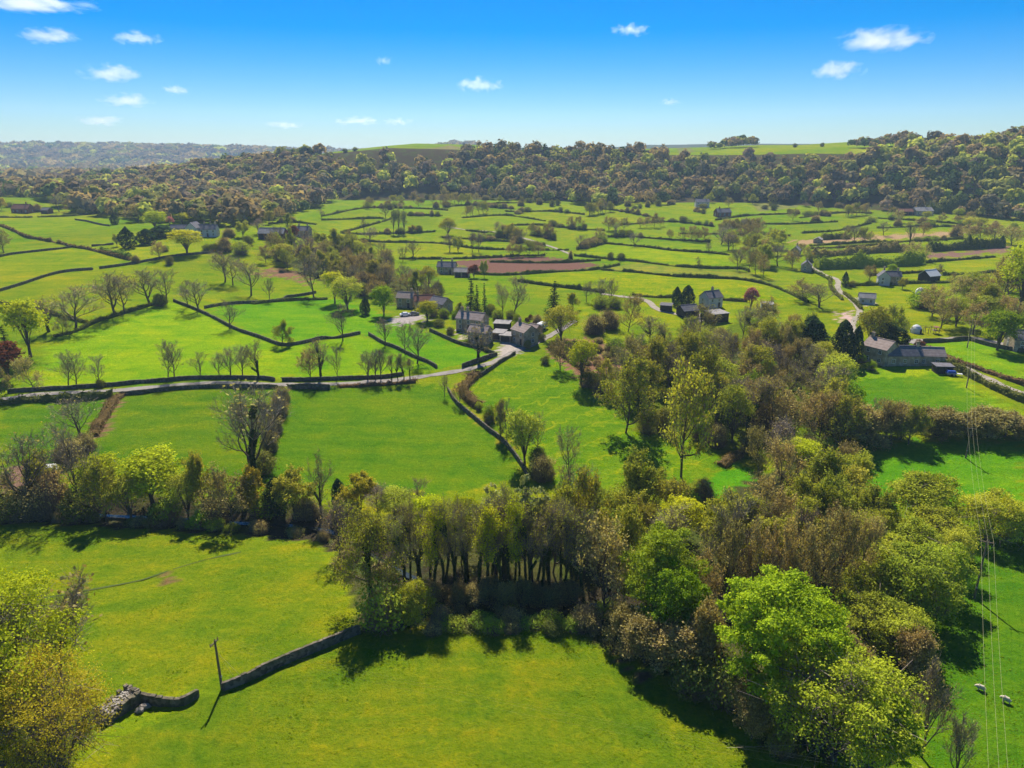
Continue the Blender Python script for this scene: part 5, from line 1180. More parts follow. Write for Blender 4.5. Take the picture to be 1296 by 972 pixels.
house('field_shelter', 'small white-sided shelter in the trees right of the farm', 970, 391, 4.5, 4.0, 2.2, .3, -15, 'white', 'sheet', win=False, flat=True, cat='shed', openf=2)

# ------------------------------------------------------------------ ruined shed and its stones
def ruin():
    x, y = G(151, 897); z = float(HT(x, y)); a = rad(58)
    o = empty('ruined_stone_shed', (x, y, z), a, label='roofless ruined stone shed beside the weeping olive-yellow tree', cat='ruin')
    r = np.random.default_rng(8)
    for (p, q, h0, h1) in (((-2.0, -1.2), (2.0, -1.2), 1.1, 1.7), ((2.0, -1.2), (2.0, 1.2), 1.7, 1.4), ((2.0, 1.2), (-2.0, 1.2), 1.4, .9), ((-2.0, 1.2), (-2.0, -1.2), .9, 1.1)):
        p = np.array(p); q = np.array(q); n = 9; m = MB(); d = (q - p) / np.linalg.norm(q - p); nn = np.array([-d[1], d[0]])
        for i in range(n):
            c = p + (q - p) * (i + .5) / n; hh = h0 + (h1 - h0) * i / n + r.normal() * .16
            m.box([*c, hh / 2 - .2], (np.linalg.norm(q - p) / n * 1.0, .55 + .06 * r.normal(), hh + .4), math.atan2(d[1], d[0]))
        m.build('wall', M['stone'], o)
    m = MB()
    for i in range(150):
        c = r.uniform([-1.8, -1.0], [1.8, 1.0]); s = r.uniform(.15, .42, 3); m.box([*c, .85 + .25 * c[0] / 2 + .2 * r.random()], s, r.random() * 3, taper=.8)
    m.box([0, 0, .4], (3.6, 2.0, .8)); m.build('rubble', M['palestone'], o)
M['palestone'] = stone_mat('pale_rubble', (.20, .17, .135), (.40, .355, .30), (.15, .13, .09), 2.0)
ruin()
def boulder(u, v, s, label):
    x, y = G(u, v); r = np.random.default_rng(int(u)); V = []; m = MB()
    n = 10; k = 6; P = []
    th = np.arange(n) * 6.283 / n
    for j in range(k):
        f = j / (k - 1); rr = math.sin(math.pi * (.12 + .86 * f)) * .5
        P.append(np.c_[np.cos(th) * rr * (1 + .18 * r.normal(size=n)) * s[0], np.sin(th) * rr * (1 + .18 * r.normal(size=n)) * s[1], np.full(n, (f - .12) * s[2]) + r.normal(size=n) * .03])
    V = np.array(P); I = np.arange(n * k).reshape(k, n); Q = np.stack([I[:-1], np.roll(I[:-1], -1, 1), np.roll(I[1:], -1, 1), I[1:]], -1).reshape(-1, 4)
    m.add(V.reshape(-1, 3), Q); top = I[-1]; m.add(V.reshape(-1, 3)[[*top[:10]]], [[0, 1, 2, 3], [0, 3, 4, 5], [0, 5, 6, 7], [0, 7, 8, 9]])
    o = m.build('boulder', M['palestone'], loc=(x, y, float(HT(x, y)))); tag(o, label, 'boulder', 'loose stones by the ruin')
boulder(177, 901, (1.0, .8, .8), 'upright loose stone in front of the ruined shed')
boulder(183, 896, (1.4, .9, .7), 'flat loose stone lying behind the upright one by the ruin')

# ------------------------------------------------------------------ power poles and wires
def power_pole(x, y, h, label, az, arm=1.6, stay=False):
    z = float(HT(x, y)); o = empty('power_pole', (x, y, z), az, label=label, cat='power pole', group='wooden power poles')
    m = MB(); m.tube([[0, 0, -.5], [0, 0, h * .5], [0, 0, h]], [.17, .145, .115], 8); m.add([[.08, .08, h], [-.08, .08, h], [-.08, -.08, h], [.08, -.08, h]], [[0, 1, 2, 3]]); m.build('pole', M['wood'], o)
    c = MB(); c.box([0, .14, h - .35], (arm, .12, .14)); c.tube([[-arm * .32, .14, h - .4], [0, .14, h - .95]], .025, 4); c.tube([[arm * .32, .14, h - .4], [0, .14, h - .95]], .025, 4); c.build('crossarm', M['wood'], o)
    pts = []
    for k in (-.46, 0, .46):
        i = MB(); zz = h - .28 if k else h + .0; yy_ = .14 if k else 0
        i.tube([[k * arm, yy_, zz], [k * arm, yy_, zz + .09], [k * arm, yy_, zz + .12], [k * arm, yy_, zz + .22], [k * arm, yy_, zz + .27]], [.03, .03, .085, .07, .03], 8); i.build('insulator', M['ceramic'], o)
        pts.append(np.array([x + math.cos(az) * k * arm - math.sin(az) * yy_, y + math.sin(az) * k * arm + math.cos(az) * yy_, z - .0 + zz + .27]))
    s = MB(); s.box([0, -.18, 1.9], (.3, .02, .22)); s.build('warning_plate', M['metal'], o)
    if stay:
        g = MB(); g.tube([[0, 0, h * .82], [2.6, .3, -.1]], .018, 4); g.build('stay_wire', M['wire'], o)
        g = MB(); g.tube([[0, 0, h * .78], [2.9, -.5, -.1]], .018, 4); g.build('stay_wire', M['wire'], o)
    return pts

def wire(A, B_, sag, label, r=.022):
    n = 26; P = [A + (B_ - A) * i / n - np.array([0, 0, sag * 4 * (i / n) * (1 - i / n)]) for i in range(n + 1)]
    c = np.array(A); m = MB(); m.tube(np.array(P) - c, r, 4); o = m.build('overhead_wire', M['wire'], loc=tuple(c)); tag(o, label, 'wire', 'overhead power wires')

lx, ly = G(281, 872); lh = zat(272, 811, ly) - float(HT(lx, ly))
pa = power_pole(lx, ly, lh, 'power pole beside the near stone wall', rad(75), 1.5, True)
pb = power_pole(62, 46, 8.5, 'power pole at the front corner of the sheep field', rad(75), 1.5)
for i, nm in enumerate(('lower', 'middle', 'upper')):
    wire(pa[i], pb[i], 1.6, '%s wire of the three crossing the near meadow' % nm, .006)
line = []
for (u, v, top, lab) in ((1224, 440, 405, 'farthest power pole, standing by the upper roadside wall'), (1223, 491, 461, 'power pole on the mown strip beside the hedged track'), (1222, 580, 541, 'power pole in the pasture below the tall brown hedge'), (1233, 757, 684, 'power pole rising from the shrubs beside the sheep field')):
    x, y = G(u, v); line.append((x, y, zat(u + 3, top, y) - float(HT(x, y)), lab))
x2, y2 = line[-1][:2]; x3, y3 = line[-2][:2]
line.append((38, 40, 9, 'power pole below the front edge near the sheep field'))
prev = None
sides = ('left', 'middle', 'right')
spans = ('beyond the mown strip', 'over the brown hedge', 'over the lower pasture', 'over the sheep field')
for k, (x, y, h, lab) in enumerate(line):
    q = line[min(k + 1, len(line) - 1)]; p0 = line[max(k - 1, 0)]
    az = math.atan2(q[1] - p0[1], q[0] - p0[0]) + math.pi / 2
    pts = power_pole(x, y, h, lab, az, 1.7)
    if prev is not None:
        for i in range(3): wire(prev[i], pts[i], .9, '%s of three wires %s' % (sides[i], spans[k - 1]), .0115)
    prev = pts

# ------------------------------------------------------------------ sheep
def sheep(u, v, yaw, label):
    x, y = G(u, v); z = float(HT(x, y))
    P = [(0, 0, .62), (.34, 0, .66), (-.34, 0, .64), (.55, 0, .70), (.72, 0, .62), (.86, 0, .50), (.30, .16, .30), (.30, .16, 0), (.30, -.16, .30), (.30, -.16, 0), (-.36, .16, .32), (-.42, .16, .18), (-.38, .16, 0), (-.36, -.16, .32), (-.42, -.16, .18), (-.38, -.16, 0), (-.52, 0, .58), (-.58, 0, .42), (.66, .13, .66), (.66, -.13, .66)]
    E = [(0, 1), (0, 2), (1, 3), (3, 4), (4, 5), (1, 6), (6, 7), (1, 8), (8, 9), (2, 10), (10, 11), (11, 12), (2, 13), (13, 14), (14, 15), (2, 16), (16, 17), (4, 18), (4, 19)]
    R = [.31, .29, .31, .19, .13, .08, .075, .05, .075, .05, .10, .05, .05, .10, .05, .05, .09, .05, .04, .04]
    me = bpy.data.meshes.new('sheep'); me.from_pydata(P, E, []); tmp = bpy.data.objects.new('sheep_skeleton', me); COL.objects.link(tmp)
    sk = tmp.modifiers.new('s', 'SKIN'); 
    for i, rr in enumerate(R): me.skin_vertices[0].data[i].radius = (rr, rr)
    me.skin_vertices[0].data[0].use_root = True
    sd = tmp.modifiers.new('d', 'SUBSURF'); sd.levels = 2; sd.render_levels = 2
    dg = bpy.context.evaluated_depsgraph_get(); nm = bpy.data.meshes.new_from_object(tmp.evaluated_get(dg)); bpy.data.objects.remove(tmp)
    nm.materials.clear(); nm.materials.append(M['wool']); nm.materials.append(M['sheepface'])
    for p in nm.polygons:
        c = p.center; p.material_index = 1 if (c.x > .62 or c.z < .22) else 0; p.use_smooth = True
    o = link('sheep', nm, None, (x, y, z)); o.rotation_euler = (0, 0, yaw); o.scale = (.88, .88, .88); tag(o, label, 'sheep', 'sheep in the right field')
sheep(1241, 874, rad(150), 'cream sheep standing under the middle power wire')
sheep(1273, 889, rad(140), 'cream sheep standing right of the power wires')

# ------------------------------------------------------------------ small things
def parked_car(u, v, yaw, paint, label):
    x, y = G(u, v); o = empty('parked_car', (x, y, float(HT(x, y)) + .03), yaw, label=label, cat='car', group='cars on the village drive')
    b = MB(); prof = [(-2.0, .35), (-2.05, .75), (-1.9, .92), (-1.1, .98), (-.75, 1.40), (.75, 1.44), (1.5, .98), (2.0, .85), (2.1, .5), (2.0, .3)]
    n = len(prof); V = []
    for s in (-1, 1): V += [[a, s * (.82 if z_ < 1.1 else .66), z_] for a, z_ in prof]
    b.add(V, [[i, (i + 1) % n, n + (i + 1) % n, n + i] for i in range(n)]); 
    for s in (0, n): b.add(np.array(V)[s:s + n], [[0, 1, 2, 9], [9, 2, 3, 8], [3, 6, 7, 8], [3, 4, 5, 6]])
    b.build('body', M[paint], o)
    for s in (-1, 1):
        g = MB(); g.add([[-1.0, s * .80, 1.0], [1.35, s * .80, 1.0], [.7, s * .69, 1.36], [-.72, s * .69, 1.34]], [[0, 1, 2, 3]]); g.build('window', M['glass'], o)
        h = MB(); h.box([2.05, s * .6, .68], (.1, .3, .16)); h.build('headlight', M['frame'], o)
    g = MB(); g.add([[1.44, -.68, 1.05], [1.44, .68, 1.05], [.82, .6, 1.42], [.82, -.6, 1.42]], [[0, 1, 2, 3]]); g.build('windscreen', M['glass'], o)
    for a in (-1.3, 1.3):
        for s in (-1, 1):
            w_ = MB(); w_.tube([[a, s * .70, .32], [a, s * .70, .32], [a, s * .88, .32], [a, s * .88, .32]], [.02, .32, .32, .02], 14); wo = w_.build('wheel', M['rubber'], o)
            q = MB(); q.tube([[a, s * .885, .32], [a, s * .895, .32], [a, s * .90, .32]], [.19, .19, .02], 10); q.build('rim', M['metal'], wo)
parked_car(513, 400, rad(200), 'paintwhite', 'white car parked on the village drive')
parked_car(524, 399, rad(195), 'paintgrey', 'dark grey car parked on the village drive')

def caravan(u, v, yaw, label):
    x, y = G(u, v); o = empty('caravan', (x, y, float(HT(x, y))), yaw, label=label, cat='caravan'); n = 18
    prof = [(-2.3, .6), (-2.45, 1.2), (-2.2, 2.2), (-1.8, 2.5), (1.9, 2.5), (2.3, 2.1), (2.5, 1.2), (2.3, .6)]; n = len(prof)
    V = [[a, s * 1.05, c] for s in (-1, 1) for a, c in prof]; b = MB(); b.add(V, [[i, (i + 1) % n, n + (i + 1) % n, n + i] for i in range(n)])
    for s in (0, n): b.add(np.array(V)[s:s + n], [[0, 1, 6, 7], [1, 2, 5, 6], [2, 3, 4, 5]])
    b.build('body', M['canvas'], o)
    for a in (-1.2, .9):
        g = MB(); g.box([a, -1.06, 1.65], (1.1, .06, .6)); g.build('window', M['glass'], o)
    d = MB(); d.box([-.1, -1.07, 1.5], (.6, .06, 1.6)); d.build('door', M['frame'], o)
    for s in (-1, 1):
        w_ = MB(); w_.tube([[0, s * .8, .33], [0, s * .8, .33], [0, s * 1.0, .33], [0, s * 1.0, .33]], [.02, .33, .33, .02], 12); w_.build('wheel', M['rubber'], o)
    t = MB(); t.tube([[2.3, 0, .6], [3.4, 0, .5]], .05, 5); t.build('tow_bar', M['metal'], o)
caravan(58, 604, rad(12), 'white caravan half hidden in the trees at the left')
caravan(686, 417, rad(60), 'white caravan behind the square stone house')

def dome_tent(u, v, label):
    x, y = G(u, v); o = empty('dome_tent', (x, y, float(HT(x, y))), .4, label=label, cat='tent'); m = MB(); n = 16
    th = np.arange(n) * 6.283 / n; P = [np.c_[np.cos(th) * r_, np.sin(th) * r_, np.full(n, z_)] for r_, z_ in ((1.9, 0), (1.9, .9), (1.7, 1.7), (1.1, 2.4), (.4, 2.8), (.02, 2.9))]
    V = np.array(P); k = len(P); I = np.arange(n * k).reshape(k, n); m.add(V.reshape(-1, 3), np.stack([I[:-1], np.roll(I[:-1], -1, 1), np.roll(I[1:], -1, 1), I[1:]], -1).reshape(-1, 4)); m.build('cover', M['canvas'], o)
    d = MB(); d.box([0, -1.9, .8], (.8, .08, 1.6)); d.build('door_flap', M['darkwood'], o)
dome_tent(1159, 421, 'white dome tent on the lawn beyond the drive')
def climbing_frame(u, v, label):
    x, y = G(u, v); o = empty('climbing_frame', (x, y, float(HT(x, y))), -.1, label=label, cat='climbing frame')
    for a in (-2.6, -.9, .9, 2.6):
        for s in (-1, 1): m = MB(); m.box([a, s * 1.2, 1.2], (.14, .14, 2.4)); m.build('post', M['wood'], o)
    m = MB(); m.box([0, -1.2, 2.35], (5.6, .12, .14)); m.box([0, 1.2, 2.35], (5.6, .12, .14)); m.build('top_beam', M['wood'], o)
    m = MB(); m.box([1.7, 0, 1.2], (1.7, 2.3, .1)); m.build('platform', M['wood'], o)
    m = MB(); m.add([[1.2, 1.2, 2.4], [1.2, -1.2, 2.4], [2.9, -1.2, 2.4], [2.9, 1.2, 2.4]], [[0, 1, 2, 3]]); m.build('canopy', M['tile'], o)
climbing_frame(1176, 422, 'wooden climbing frame beside the white dome tent')
def trailer(u, v, label):
    x, y = G(u, v); o = empty('covered_trailer', (x, y, float(HT(x, y))), -.15, label=label, cat='trailer')
    m = MB(); m.box([0, 0, .55], (2.4, 1.5, .5)); m.build('body', M['metal'], o)
    m = MB(); m.box([0, 0, 1.12], (2.5, 1.6, .62), taper=.8); m.build('cover', M['blue'], o)
    for s in (-1, 1): m = MB(); m.tube([[0, s * .8, .3], [0, s * .8, .3], [0, s * .95, .3], [0, s * .95, .3]], [.02, .3, .3, .02], 10); m.build('wheel', M['rubber'], o)
    m = MB(); m.tube([[1.2, 0, .45], [2.1, 0, .4]], .05, 4); m.build('tow_bar', M['metal'], o)
trailer(1203, 475, 'blue covered trailer beside the dark garden shed')
def boat(u, v, label):
    x, y = G(u, v); o = empty('garden_table', (x, y, float(HT(x, y))), -.3, label=label, cat='table')
    m = MB(); m.box([0, 0, .72], (2.2, 1.0, .07)); m.build('table_top', M['canvas'], o)
    for a in (-.95, .95):
        for s in (-.4, .4): m = MB(); m.box([a, s, .34], (.08, .08, .68)); m.build('leg', M['frame'], o)
boat(1212, 476, 'white garden table on the mown strip right of the blue trailer')
dome_tent(1164, 372, 'tiny white dome tent in the pasture below the white-roofed barn')
HAZE = .00012
# ------------------------------------------------------------------ far woods (one mass each)
frng = np.random.default_rng(404)
def mass_mat():
    t = NT('distant_canopy'); c = t.attr('tint', True); f = t.noise(.35, 3, .6, t.pos())
    c = t.mix(t.ramp(f, .3, .7), t.mix(1, c, (.78, .78, .78), 'MULTIPLY'), t.mix(1, c, (1.25, 1.25, 1.2), 'MULTIPLY'))
    d = t.n('ShaderNodeBsdfDiffuse'); t.l(c, d.inputs[0]); tr = t.n('ShaderNodeBsdfTranslucent'); t.l(t.mix(1, c, (1.2, 1.1, .7), 'MULTIPLY'), tr.inputs[0])
    mx = t.n('ShaderNodeMixShader'); mx.inputs[0].default_value = .42; t.l(d.outputs[0], mx.inputs[1]); t.l(tr.outputs[0], mx.inputs[2]); t.l(mx.outputs[0], t.out.inputs[0]); return t.m
M['mass'] = mass_mat()
PAL = np.array([(.19, .125, .075), (.25, .165, .085), (.165, .125, .08), (.21, .185, .055), (.28, .25, .065), (.33, .31, .06), (.065, .085, .034), (.18, .12, .095), (.15, .16, .05)])
def wood_mass(name, label, XY, r, h, n, pw, seed, kind='stuff', trunks=False):
    g = np.random.default_rng(seed); x, y = XY[:, 0], XY[:, 1]; k = len(x); z = HT(x, y)
    R = r[0] + (r[1] - r[0]) * g.random(k) ** 1.9; H = (h[0] + (h[1] - h[0]) * g.random(k)) * (.55 + .45 * (R - r[0]) / (r[1] - r[0]) + .25 * g.random(k))
    patch = .5 + .5 * np.sin(x / 47 + seed) * np.sin(y / 39 + 2 * seed)
    idx = np.array([g.choice(len(PAL), p=pw) for _ in range(k)]); alt = np.array([g.choice(len(PAL), p=np.roll(pw, 1)) for _ in range(k)])
    idx = np.where(g.random(k) < patch * .5, alt, idx)
    tint = np.array([1.38, 1.60, 1.42]) * PAL[idx] * (.8 + .45 * g.random((k, 1)))
    u = g.normal(size=(k, n, 3)); u /= np.linalg.norm(u, axis=2)[..., None]; u[..., 2] = np.where(u[..., 2] < -.35, -u[..., 2], u[..., 2])
    lob = 1 + .22 * np.sin(u[..., 0] * 5 + R[:, None]) * np.sin(u[..., 1] * 5 + H[:, None]) 
    rad_ = (.80 + .30 * g.random((k, n)) ** 1.5)[..., None] * lob[..., None]
    C = np.stack([x, y, z + H * .55], -1)
    P = C[:, None] + u * rad_ * np.stack([R, R, H * .47], -1)[:, None]
    N = u + g.normal(size=u.shape) * .36 + [0, 0, .1]; N /= np.linalg.norm(N, axis=2)[..., None]
    q = g.normal(size=u.shape); U = np.cross(N, q); U /= np.linalg.norm(U, axis=2)[..., None]; W = np.cross(N, U)
    s = (R[:, None] * ((.15 + .18 * g.random((k, n))) if n > 100 else (.22 + .22 * g.random((k, n)))))[..., None] * (1 if n > 60 else 1.5)
    V = np.stack([P - U * s, P - W * s, P + U * s, P + W * s], 2).reshape(-1, 3); Q = np.arange(len(V)).reshape(-1, 4)
    tt = np.repeat(np.repeat(tint, n, 0), 4, 0)
    o = link(name, quad_mesh(name, V, Q, [M['mass']], None, {'tint': tt})); return tag(o, label, 'wood', None, kind)

def jitter_grid(x0, x1, y0, y1, s, g):
    X, Y = np.meshgrid(np.arange(x0, x1, s, dtype=float), np.arange(y0, y1, s, dtype=float)); X[::2] += s / 2
    P = np.c_[X.ravel(), Y.ravel()] + g.normal(size=(X.size, 2)) * s * .28; return P

XF = [(-900, 1150), (-560, 900), (-430, 800), (-236, 745), (0, 735), (240, 700), (400, 600), (560, 500), (900, 380), (4000, 300)]
P = jitter_grid(-560, 800, 380, 1040, 7.8, frng)
f = (P[:, 1] - ip(P[:, 0], XF)) / 175
lim = ip(P[:, 0], [(-560, 1.0), (-300, .95), (-240, .75), (-190, .52), (-75, .55), (-38, .95), (150, .95), (180, .66), (330, .62), (400, .8), (430, 1.5), (800, 1.5)])
foot = ip(P[:, 0], [(-560, -.3), (-300, -.1), (-200, .04), (-110, .26), (-50, .20), (0, -.02), (100, -.16), (190, .2), (240, .04), (330, .16), (420, -.1), (520, -.25), (800, -.4)])
keep = (f < lim + .05 * frng.normal(size=len(P))) & (f > foot + .06 * frng.normal(size=len(P))) & (P[:, 0] < .80 * P[:, 1] + 40) & (P[:, 0] > -.78 * P[:, 1])
for poly in ([(428, 197), (468, 190), (512, 194), (475, 205), (440, 205)], [(1075, 187), (1130, 189), (1120, 199), (1076, 195)], [(1182, 266), (1200, 252), (1250, 252), (1266, 266)]):
    keep &= ~in_poly(P[:, 0], P[:, 1], GP(poly))
P = P[keep]
right = P[:, 0] > 330
pw = np.array([.22, .18, .14, .12, .08, .03, .10, .08, .05]); pw /= pw.sum()
pr = np.array([.16, .16, .08, .16, .16, .08, .07, .05, .08]); pr /= pr.sum()
left = P[:, 0] < -200
wood_mass('ridge_wood', 'continuous brown and blue-shaded wood covering the long ridge', P[~right & ~left], (3.0, 7.6), (8, 17), 130, pw, 1)
wood_mass('right_ridge_wood', 'brown and yellow-green wood covering the nearer right end of the ridge', P[right], (3.2, 8.4), (8, 17), 140, pr, 2)
# spur on the left and valley-bottom wood
Q_ = GP([(80, 262), (130, 274), (200, 283), (300, 288), (346, 286), (390, 266), (430, 256)]) + [(-215, 800), (-230, 900), (-400, 960), (-560, 960), (-700, 900)]
P2 = jitter_grid(-760, -180, 430, 980, 9.5, frng); P2 = P2[in_poly(P2[:, 0], P2[:, 1], Q_)]
pl = np.array([.26, .22, .12, .12, .06, .03, .03, .12, .04]); pl /= pl.sum()
d2 = np.min(np.hypot(P2[:, None, 0] - P[None, :, 0], P2[:, None, 1] - P[None, :, 1]), axis=1) if len(P2) else []
P2 = np.concatenate([P2[d2 > 6], P[left]])
wood_mass('spur_wood', 'rusty brown wood on the spur behind the left hill', P2, (4.2, 8), (10, 17), 90, pl, 3)
P3 = jitter_grid(-1900, -420, 980, 2150, 26, frng); P3 = P3[(P3[:, 0] > -.80 * P3[:, 1]) & (np.sin(P3[:, 0] / 140) + np.sin(P3[:, 1] / 120 + 1) > -.55 + .5 * frng.normal(size=len(P3)))]
for poly in ([(110, 225), (200, 224), (200, 234), (110, 233)], [(0, 212), (28, 212), (28, 220), (0, 221)]): P3 = P3[~in_poly(P3[:, 0], P3[:, 1], GP(poly))]
wood_mass('valley_wood', 'hazy wooded valley floor between the spur and the far left hills', P3, (9, 16), (10, 18), 55, pl, 4)
P4 = jitter_grid(-3200, 100, 2150, 3500, 38, frng); P4 = P4[(P4[:, 0] > -.82 * P4[:, 1]) & (P4[:, 0] < -.05 * P4[:, 1]) & (np.sin(P4[:, 0] / 260 + 1) + np.sin(P4[:, 1] / 210) > -1.1 + .4 * frng.normal(size=len(P4)))]
P4 = P4[~in_poly(P4[:, 0], P4[:, 1], GP([(262, 199), (312, 199), (308, 206), (264, 206)]))]
wood_mass('far_hill_wood', 'bluish wood covering the far left hills', P4, (16, 28), (12, 22), 34, pl, 5)
# hilltop copses
def copse(name, label, x0, x1, y0, y1, n, seed):
    g = np.random.default_rng(seed); P = np.c_[g.uniform(x0, x1, n), g.uniform(y0, y1, n)]; wood_mass(name, label, P, (5, 7.5), (11, 15), 110, pw, seed)
copse('hilltop_copse', 'rounded copse standing alone on the ridge skyline', 262, 322, 985, 1020, 26, 11)
copse('hilltop_copse', 'flat-topped copse on the skyline left of the right ridge wood', 398, 462, 850, 880, 34, 12)
for k, (u, yy) in enumerate(((437, 905), (449, 915), (1006, 960), (1040, 960), (418, 890))):
    x = (u - 648) / 946 * yy; plant('bushdark', x, yy, 5, 7, prng, '%s small lone skyline tree on the ridge, from left' % ORD[k], 'lone trees on the skyline')

# ------------------------------------------------------------------ clouds
def cloud_mat():
    t = NT('cloud_vapour'); tc = t.n('ShaderNodeTexCoord'); oi = t.n('ShaderNodeObjectInfo')
    mp = t.n('ShaderNodeMapping'); t.l(tc.outputs['Object'], mp.inputs[0])
    ln = t.n('ShaderNodeVectorMath', operation='LENGTH'); t.l(tc.outputs['Object'], ln.inputs[0])
    av = t.n('ShaderNodeVectorMath', operation='ADD'); sc = t.n('ShaderNodeVectorMath', operation='MULTIPLY'); sc.inputs[1].default_value = (1.9, .6, .75); t.l(tc.outputs['Object'], sc.inputs[0])
    cm = t.n('ShaderNodeCombineXYZ'); r50 = t.math('MULTIPLY', oi.outputs['Random'], 50.); t.l(r50, cm.inputs[0]); t.l(r50, cm.inputs[1])
    t.l(sc.outputs[0], av.inputs[0]); t.l(cm.outputs[0], av.inputs[1])
    nz = t.noise(1.7, 5, .6, av.outputs[0], .3)
    dd = t.math('SUBTRACT', t.math('ADD', t.math('MULTIPLY', t.math('SUBTRACT', 1., ln.outputs[1]), .85), t.math('MULTIPLY', t.math('SUBTRACT', nz, .5), 2.2)), .18)
    dd = t.math('MULTIPLY', t.math('MAXIMUM', dd, 0.), .007)
    v = t.n('ShaderNodeVolumePrincipled'); v.inputs['Color'].default_value = (1, 1, 1, 1); v.inputs['Anisotropy'].default_value = .65; t.l(dd, v.inputs['Density'])
    t.l(v.outputs[0], t.out.inputs['Volume']); return t.m
M['cloud'] = cloud_mat()
def ball(n=20, k=12):
    th = np.arange(n) * 2 * math.pi / n; ph = np.linspace(0.02, math.pi - .02, k); V = np.array([np.c_[np.cos(th) * math.sin(p), np.sin(th) * math.sin(p), np.full(n, math.cos(p))] for p in ph])
    I = np.arange(n * k).reshape(k, n); Q = np.stack([I[:-1], I[1:], np.roll(I[1:], -1, 1), np.roll(I[:-1], -1, 1)], -1).reshape(-1, 4)
    V = V.reshape(-1, 3); n0 = len(V); V = np.r_[V, [[0, 0, 1.]], [[0, 0, -1.]]]
    me = bpy.data.meshes.new('cloud'); F = [tuple(q) for q in Q.tolist()] + [(n0, i, (i + 1) % n) for i in range(n)] + [(n0 + 1, (k - 1) * n + (i + 1) % n, (k - 1) * n + i) for i in range(n)]
    me.from_pydata([tuple(v) for v in V], [], F); me.materials.append(M['cloud']); me.update(); return me
cme = ball()
CL = [(64, 46, 74, 18, 'broad small white cloud in the upper left corner'), (172, 48, 60, 16, 'thin wisp of cloud right of the broad upper left cloud'), (140, 92, 76, 20, 'white cloud highest of the stack of three on the left'), (160, 127, 66, 16, 'white cloud in the middle of the left stack of three'), (126, 153, 62, 13, 'flat faint cloud lowest in the left stack'),
      (605, 107, 62, 18, 'bright oval cloud above the middle of the ridge'), (452, 153, 64, 11, 'low flat wisp of cloud left of the bright oval one'), (798, 38, 48, 14, 'small cloud right of centre near the top'), (1116, 50, 112, 27, 'largest bright white cloud at upper right'), (1060, 89, 66, 22, 'bright oval cloud just below the largest one'), (223, 114, 40, 11, 'tiny faint wisp right of the left stack'), (486, 77, 22, 10, 'tiniest faint cloud puff left of centre'), (503, 154, 40, 10, 'faint wisp trailing the low flat cloud'), (848, 129, 28, 9, 'tiny faint puff above the right part of the ridge'), (40, 5, 150, 14, 'streak of thin cloud along the top left edge'), (360, 158, 50, 9, 'very faint wisp just above the left skyline')]
for u, v, w_, h_, lab in CL:
    yy = 7000.; dx, dy, dz = ray(u, v); px_ = yy / FPX * 1.02
    o = link('cloud', cme, None, (float(dx / dy) * yy, yy, CAMZ + float(dz / dy) * yy)); o.scale = (w_ / 2 * px_ * 1.05, w_ / 2 * px_ * .7, h_ / 2 * px_ * 1.1); tag(o, lab, 'cloud', 'small fair-weather clouds')

# ------------------------------------------------------------------ haze
hz = NT('haze'); hv = hz.n('ShaderNodeVolumePrincipled'); hv.inputs['Color'].default_value = (.52, .72, 1, 1); hv.inputs['Density'].default_value = HAZE; hv.inputs['Anisotropy'].default_value = .2
hz.l(hv.outputs[0], hz.out.inputs['Volume'])
b = MB(); z0, z1 = -6, 148
x0, x1, y0, y1 = -6060, 6060, -125, 8300
b.box([(x0 + x1) / 2, (y0 + y1) / 2, (z0 + z1) / 2], (x1 - x0, y1 - y0, z1 - z0))
b.M = b.M; hzo = b.build('haze', hz.m); tag(hzo, kind='stuff')
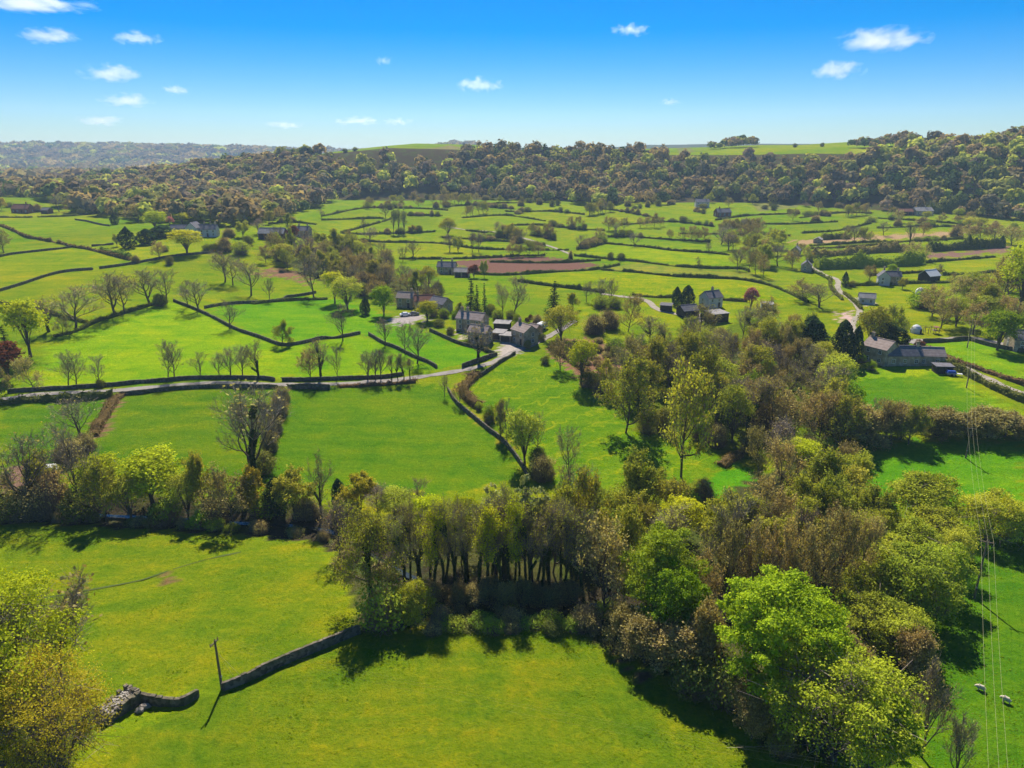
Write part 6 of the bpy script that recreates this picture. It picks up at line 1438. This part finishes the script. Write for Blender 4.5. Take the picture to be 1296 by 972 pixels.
# ------------------------------------------------------------------ camera, sky, sun, haze
cam = bpy.data.cameras.new('camera'); cam.sensor_width = 36; cam.lens = 36 * FPX / 1296
cam.clip_start = .5; cam.clip_end = 90000
co = bpy.data.objects.new('camera', cam); COL.objects.link(co)
co.location = (0, 0, CAMZ); co.rotation_euler = (math.pi / 2 - PITCH, 0, 0); scene.camera = co
SUN_EL, SUN_AZ = rad(48), rad(-5)          # azimuth from +Y towards +X
sun = bpy.data.lights.new('sun', 'SUN'); sun.energy = 4.6; sun.angle = rad(.53); sun.color = (1, .94, .84)
so = bpy.data.objects.new('sun', sun); COL.objects.link(so)
dvec = Vector((math.sin(SUN_AZ) * math.cos(SUN_EL), math.cos(SUN_AZ) * math.cos(SUN_EL), math.sin(SUN_EL)))
so.rotation_euler = dvec.to_track_quat('Z', 'Y').to_euler(); so.location = (0, 0, 300)
w = bpy.data.worlds.new('World'); scene.world = w; w.use_nodes = True; nt = w.node_tree
bg = nt.nodes['Background']; sky = nt.nodes.new('ShaderNodeTexSky'); sky.sky_type = 'NISHITA'; sky.sun_disc = False
sky.sun_elevation = SUN_EL; sky.sun_rotation = SUN_AZ; sky.altitude = 100; sky.air_density = 1.0; sky.dust_density = .05; sky.ozone_density = 4
hs = nt.nodes.new('ShaderNodeHueSaturation'); hs.inputs['Saturation'].default_value = 1.75
nt.links.new(sky.outputs[0], hs.inputs['Color']); tn = nt.nodes.new('ShaderNodeMix'); tn.data_type = 'RGBA'; tn.blend_type = 'MULTIPLY'; tn.inputs[0].default_value = 1; tn.inputs[7].default_value = (.78, .88, 1.10, 1)
nt.links.new(hs.outputs[0], tn.inputs[6]); nt.links.new(tn.outputs[2], bg.inputs[0]); bg.inputs[1].default_value = .056
vs = scene.view_settings; vs.view_transform = 'Standard'; vs.look = 'None'; vs.exposure = .9; vs.gamma = 1
cy = scene.cycles; cy.max_bounces = 5; cy.diffuse_bounces = 2; cy.glossy_bounces = 2; cy.transmission_bounces = 3; cy.volume_bounces = 1; cy.transparent_max_bounces = 4
cy.caustics_reflective = False; cy.caustics_refractive = False; cy.sample_clamp_indirect = 6
cy.use_adaptive_sampling = True; cy.adaptive_threshold = .02
